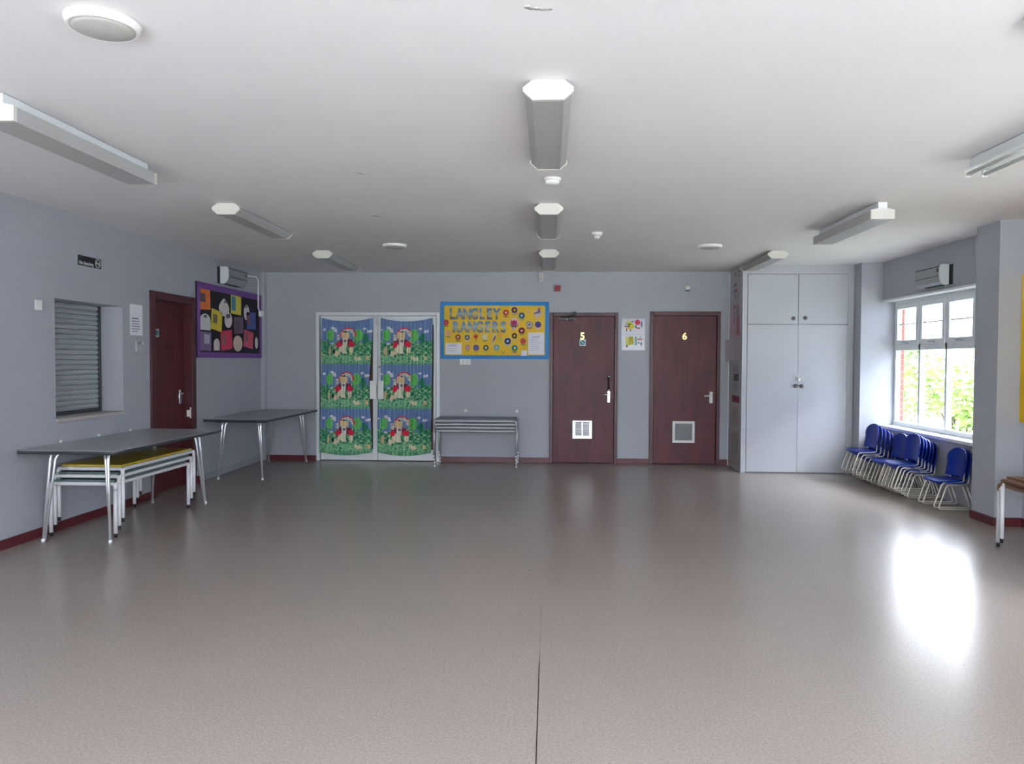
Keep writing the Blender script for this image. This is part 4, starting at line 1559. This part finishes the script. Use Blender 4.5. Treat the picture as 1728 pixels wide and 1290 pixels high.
lights = [
    (-.012, 3.275, 'octagonal strip light in the centre row, nearest the camera'),
    (-.012, 5.815, 'octagonal strip light in the centre row, second from the camera'),
    (-.012, 8.21, 'octagonal strip light in the centre row, farthest, by the far wall'),
    (-2.50, 5.74, 'octagonal strip light in the left row, middle one'),
    (-2.50, 8.22, 'octagonal strip light in the left row, nearest the far wall'),
    (2.46, 8.33, 'octagonal strip light in the right row in front of the cupboard'),
]
o0 = octo_light()
for i, (x, y, lb) in enumerate(lights):
    o = o0 if i == 0 else copy_tree(o0)
    o.location = (x, y, ZC)
    tag(o, lb, 'ceiling light', 'strip lights on the ceiling')


def box_light(L=1.24, diffuser=True, length_tubes=False):
    r = empty('ceiling_light', (0, 0, 0))
    MB().box(-.034, .034, 0.0, L, -.052, -.004, .003).box(-.03, .03, .1, .13, -.004, 0).box(-.03, .03, .5, .53, -.004, 0).box(-.03, .03, L - .12, L - .09, -.004, 0).build('gear_tray', m_white, r)
    if diffuser:
        wd = .088
        prof = [(-wd, -.063), (-.04, -.052), (.04, -.052), (wd, -.063), (wd * .98, -.132), (-wd * .98, -.132)]
        MB().prism([(x * .97, .02, z) for x, z in prof], (0, L - .04, 0)).build('diffuser', m_lens, r)
        for y in (-.004, L - .02):
            MB().prism([(x, y, z) for x, z in prof], (0, .024, 0)).build('end_cap', m_cap, r)
    else:
        MB().prism([(-.034, 0, -.052), (.034, 0, -.052), (.085, 0, -.075), (-.085, 0, -.075)], (0, L, 0)).build('reflector', m_white, r)
        for s in (-1, 1):
            MB().tube([(s * .05, .02, -.098), (s * .05, L - .02, -.098)], .013, 12).build('fluorescent_tube', M('unlit_tube', S(232, 234, 230), .25), r)
            for y in (.0, L - .02):
                MB().box(s * .05 - .014, s * .05 + .014, y, y + .02, -.114, -.075, .004).build('lamp_holder', m_whitepl, r)
    return r


b1 = box_light(1.24)
b1.location = (2.485, 5.82, ZC)
tag(b1, 'boxy strip light in the right row, middle one, with a square white end', 'ceiling light', 'strip lights on the ceiling')
b2 = copy_tree(b1)
b2.location = (-2.51, 3.33, ZC)
tag(b2, 'boxy strip light in the left row, nearest, cut by the left edge', 'ceiling light', 'strip lights on the ceiling')
b3 = box_light(1.24, False)
b3.location = (2.50, 3.38, ZC)
tag(b3, 'strip light with two bare tubes in the right row, cut by the right edge', 'ceiling light', 'strip lights on the ceiling')


def disc(x, y, label):
    r = empty('round_ceiling_light', (x, y, ZC), label, 'ceiling light', 'round ceiling fittings')
    MB().lathe((x, y, ZC), (0, 0, -1), [(.126, 0), (.126, .010), (.118, .026), (.108, .030), (.106, .026)], 40).build('rim', m_whitepl, r)
    MB().lathe((x, y, ZC - .02), (0, 0, -1), [(.107, 0), (.106, .008), (.09, .014), (0, .018)], 40).build('face', M('grey_speckled_face', S(176, 176, 170), .5, var=.06, scale=90), r)


disc(-1.602, 2.66, 'round grey-faced ceiling fitting at the upper left')
disc(1.765, 2.72, 'round grey-faced ceiling fitting cut by the right edge')
disc(-1.62, 7.84, 'small-looking round ceiling fitting far left of the centre row')
disc(1.65, 7.95, 'small-looking round ceiling fitting far right of the centre row')
sd = empty('smoke_detector', (.012, 5.03, ZC), 'white smoke detector behind the nearest centre strip light', 'smoke detector', 'smoke detectors')
MB().lathe((.012, 5.03, ZC), (0, 0, -1), [(.056, 0), (.056, .014), (.05, .016)], 28).build('base', m_whitepl, sd)
MB().lathe((.012, 5.03, ZC - .014), (0, 0, -1), [(.046, 0), (.048, .012), (.04, .026), (0, .03)], 28).build('head', m_whitepl, sd)
sd = empty('smoke_detector', (.437, 7.13, ZC), 'white two-stepped smoke detector right of the centre strip lights', 'smoke detector', 'smoke detectors')
MB().lathe((.437, 7.13, ZC), (0, 0, -1), [(.05, 0), (.05, .02), (.044, .03), (.03, .032)], 28).build('base', m_whitepl, sd)
MB().lathe((.437, 7.13, ZC - .03), (0, 0, -1), [(.028, 0), (.028, .022), (.02, .03), (0, .032)], 24).build('head', m_whitepl, sd)

# ------------------------------------------------------------------ outdoors
m_lawn = M('grass_and_paving', S(140, 142, 130), .9, var=.1, scale=1.5)
struct(MB().box(-40, 60, -40, 50, -.35, -.13), 'ground', m_lawn, 'pale ground outside')
struct(MB().box(XO, XO + .9, YB - .3, YF + .3, 2.30, 2.42), 'trim_added_eaves', m_white, 'unseen eaves added above the windows to block high sky')  # added overhang, unseen; keeps high skylight off the window wall
bl = empty('added_shading_building', (11, 3, -.13), 'unseen pale building added across the yard to shade the windows', 'building')  # added out of view to cut the daylight reaching the right windows
MB().box(9.0, 13.0, -7, 12.5, -.13, 4.2, .01).build('wall', M('pale_render_wall', S(150, 156, 166), .9), bl)
MB().prism([(8.8, -7.2, 4.2), (13.2, -7.2, 4.2), (11, -7.2, 5.6)], (0, 19.9, 0)).build('roof', M('dark_roof_tiles', S(90, 70, 64), .8, var=.2), bl)
struct(MB().box(-9, 9, -9, YB - .27, -.135, -.11), 'paving', M('pale_bounce_paving', S(206, 204, 200), .85, var=.06), 'pale paving added outside the near windows to bounce light inward')  # added unseen; its pale colour bounces daylight up to the near ceiling
m_leafA = M('bright_green_leaf', S(120, 150, 70), .55, var=.3, scale=3)
m_leafB = M('mid_green_leaf', S(90, 128, 62), .55, var=.3, scale=3)
m_bark = M('grey_brown_bark', S(110, 98, 84), .85, var=.2)


def shrub(x, y, w, h, n, leaf, seed, label, group='shrubs outside the window'):
    r = empty('garden_shrub', (x, y, -.13), label, 'shrub', group)
    rnd = random.Random(seed)
    st_ = MB()
    for k in range(7):
        a = rnd.uniform(0, 2 * PI)
        rr = rnd.uniform(.2, .75) * w
        st_.tube([(x + rnd.uniform(-.08, .08), y + rnd.uniform(-.08, .08), -.13), (x + rr * .4 * math.cos(a), y + rr * .4 * math.sin(a), h * .4), (x + rr * math.cos(a), y + rr * math.sin(a), h * rnd.uniform(.7, .95))], [.025, .016, .006], 6)
    st_.build('stems', m_bark, r)
    lf = MB()
    lobes = [(x + rnd.uniform(-.6, .6) * w, y + rnd.uniform(-.6, .6) * w, h * rnd.uniform(.25, .85), rnd.uniform(.25, .5) * w) for _ in range(11)]
    for k in range(n):
        cx, cy, cz, cr = rnd.choice(lobes)
        d = Vector((rnd.gauss(0, 1), rnd.gauss(0, 1), rnd.gauss(0, 1))).normalized() * cr * rnd.uniform(.6, 1.05)
        p = Vector((cx, cy, cz)) + d
        if p.z < -.1:
            continue
        u_ = Vector((rnd.gauss(0, 1), rnd.gauss(0, 1), rnd.gauss(0, .6))).normalized()
        v_ = u_.cross(Vector((rnd.gauss(0, 1), rnd.gauss(0, 1), rnd.gauss(0, 1)))).normalized()
        s = rnd.uniform(.035, .075)
        lf.quad([p - u_ * s, p + v_ * s * .45, p + u_ * s, p - v_ * s * .45])
    fo = lf.build('foliage', leaf, r)
    return r


shrub(6.1, 11.6, .9, 1.5, 2600, m_leafA, 1, 'bright leafy shrub seen through the left window pane')
shrub(6.3, 14.6, 1.2, 1.9, 3200, m_leafB, 2, 'taller shrub behind, seen through the left and middle panes')
shrub(6.6, 9.0, 1.0, .75, 2400, m_leafB, 3, 'low shrub at the foot of the right window panes')
shrub(9.6, 15.6, 1.6, 1.9, 3000, m_leafA, 4, 'shrub seen through the right window pane')
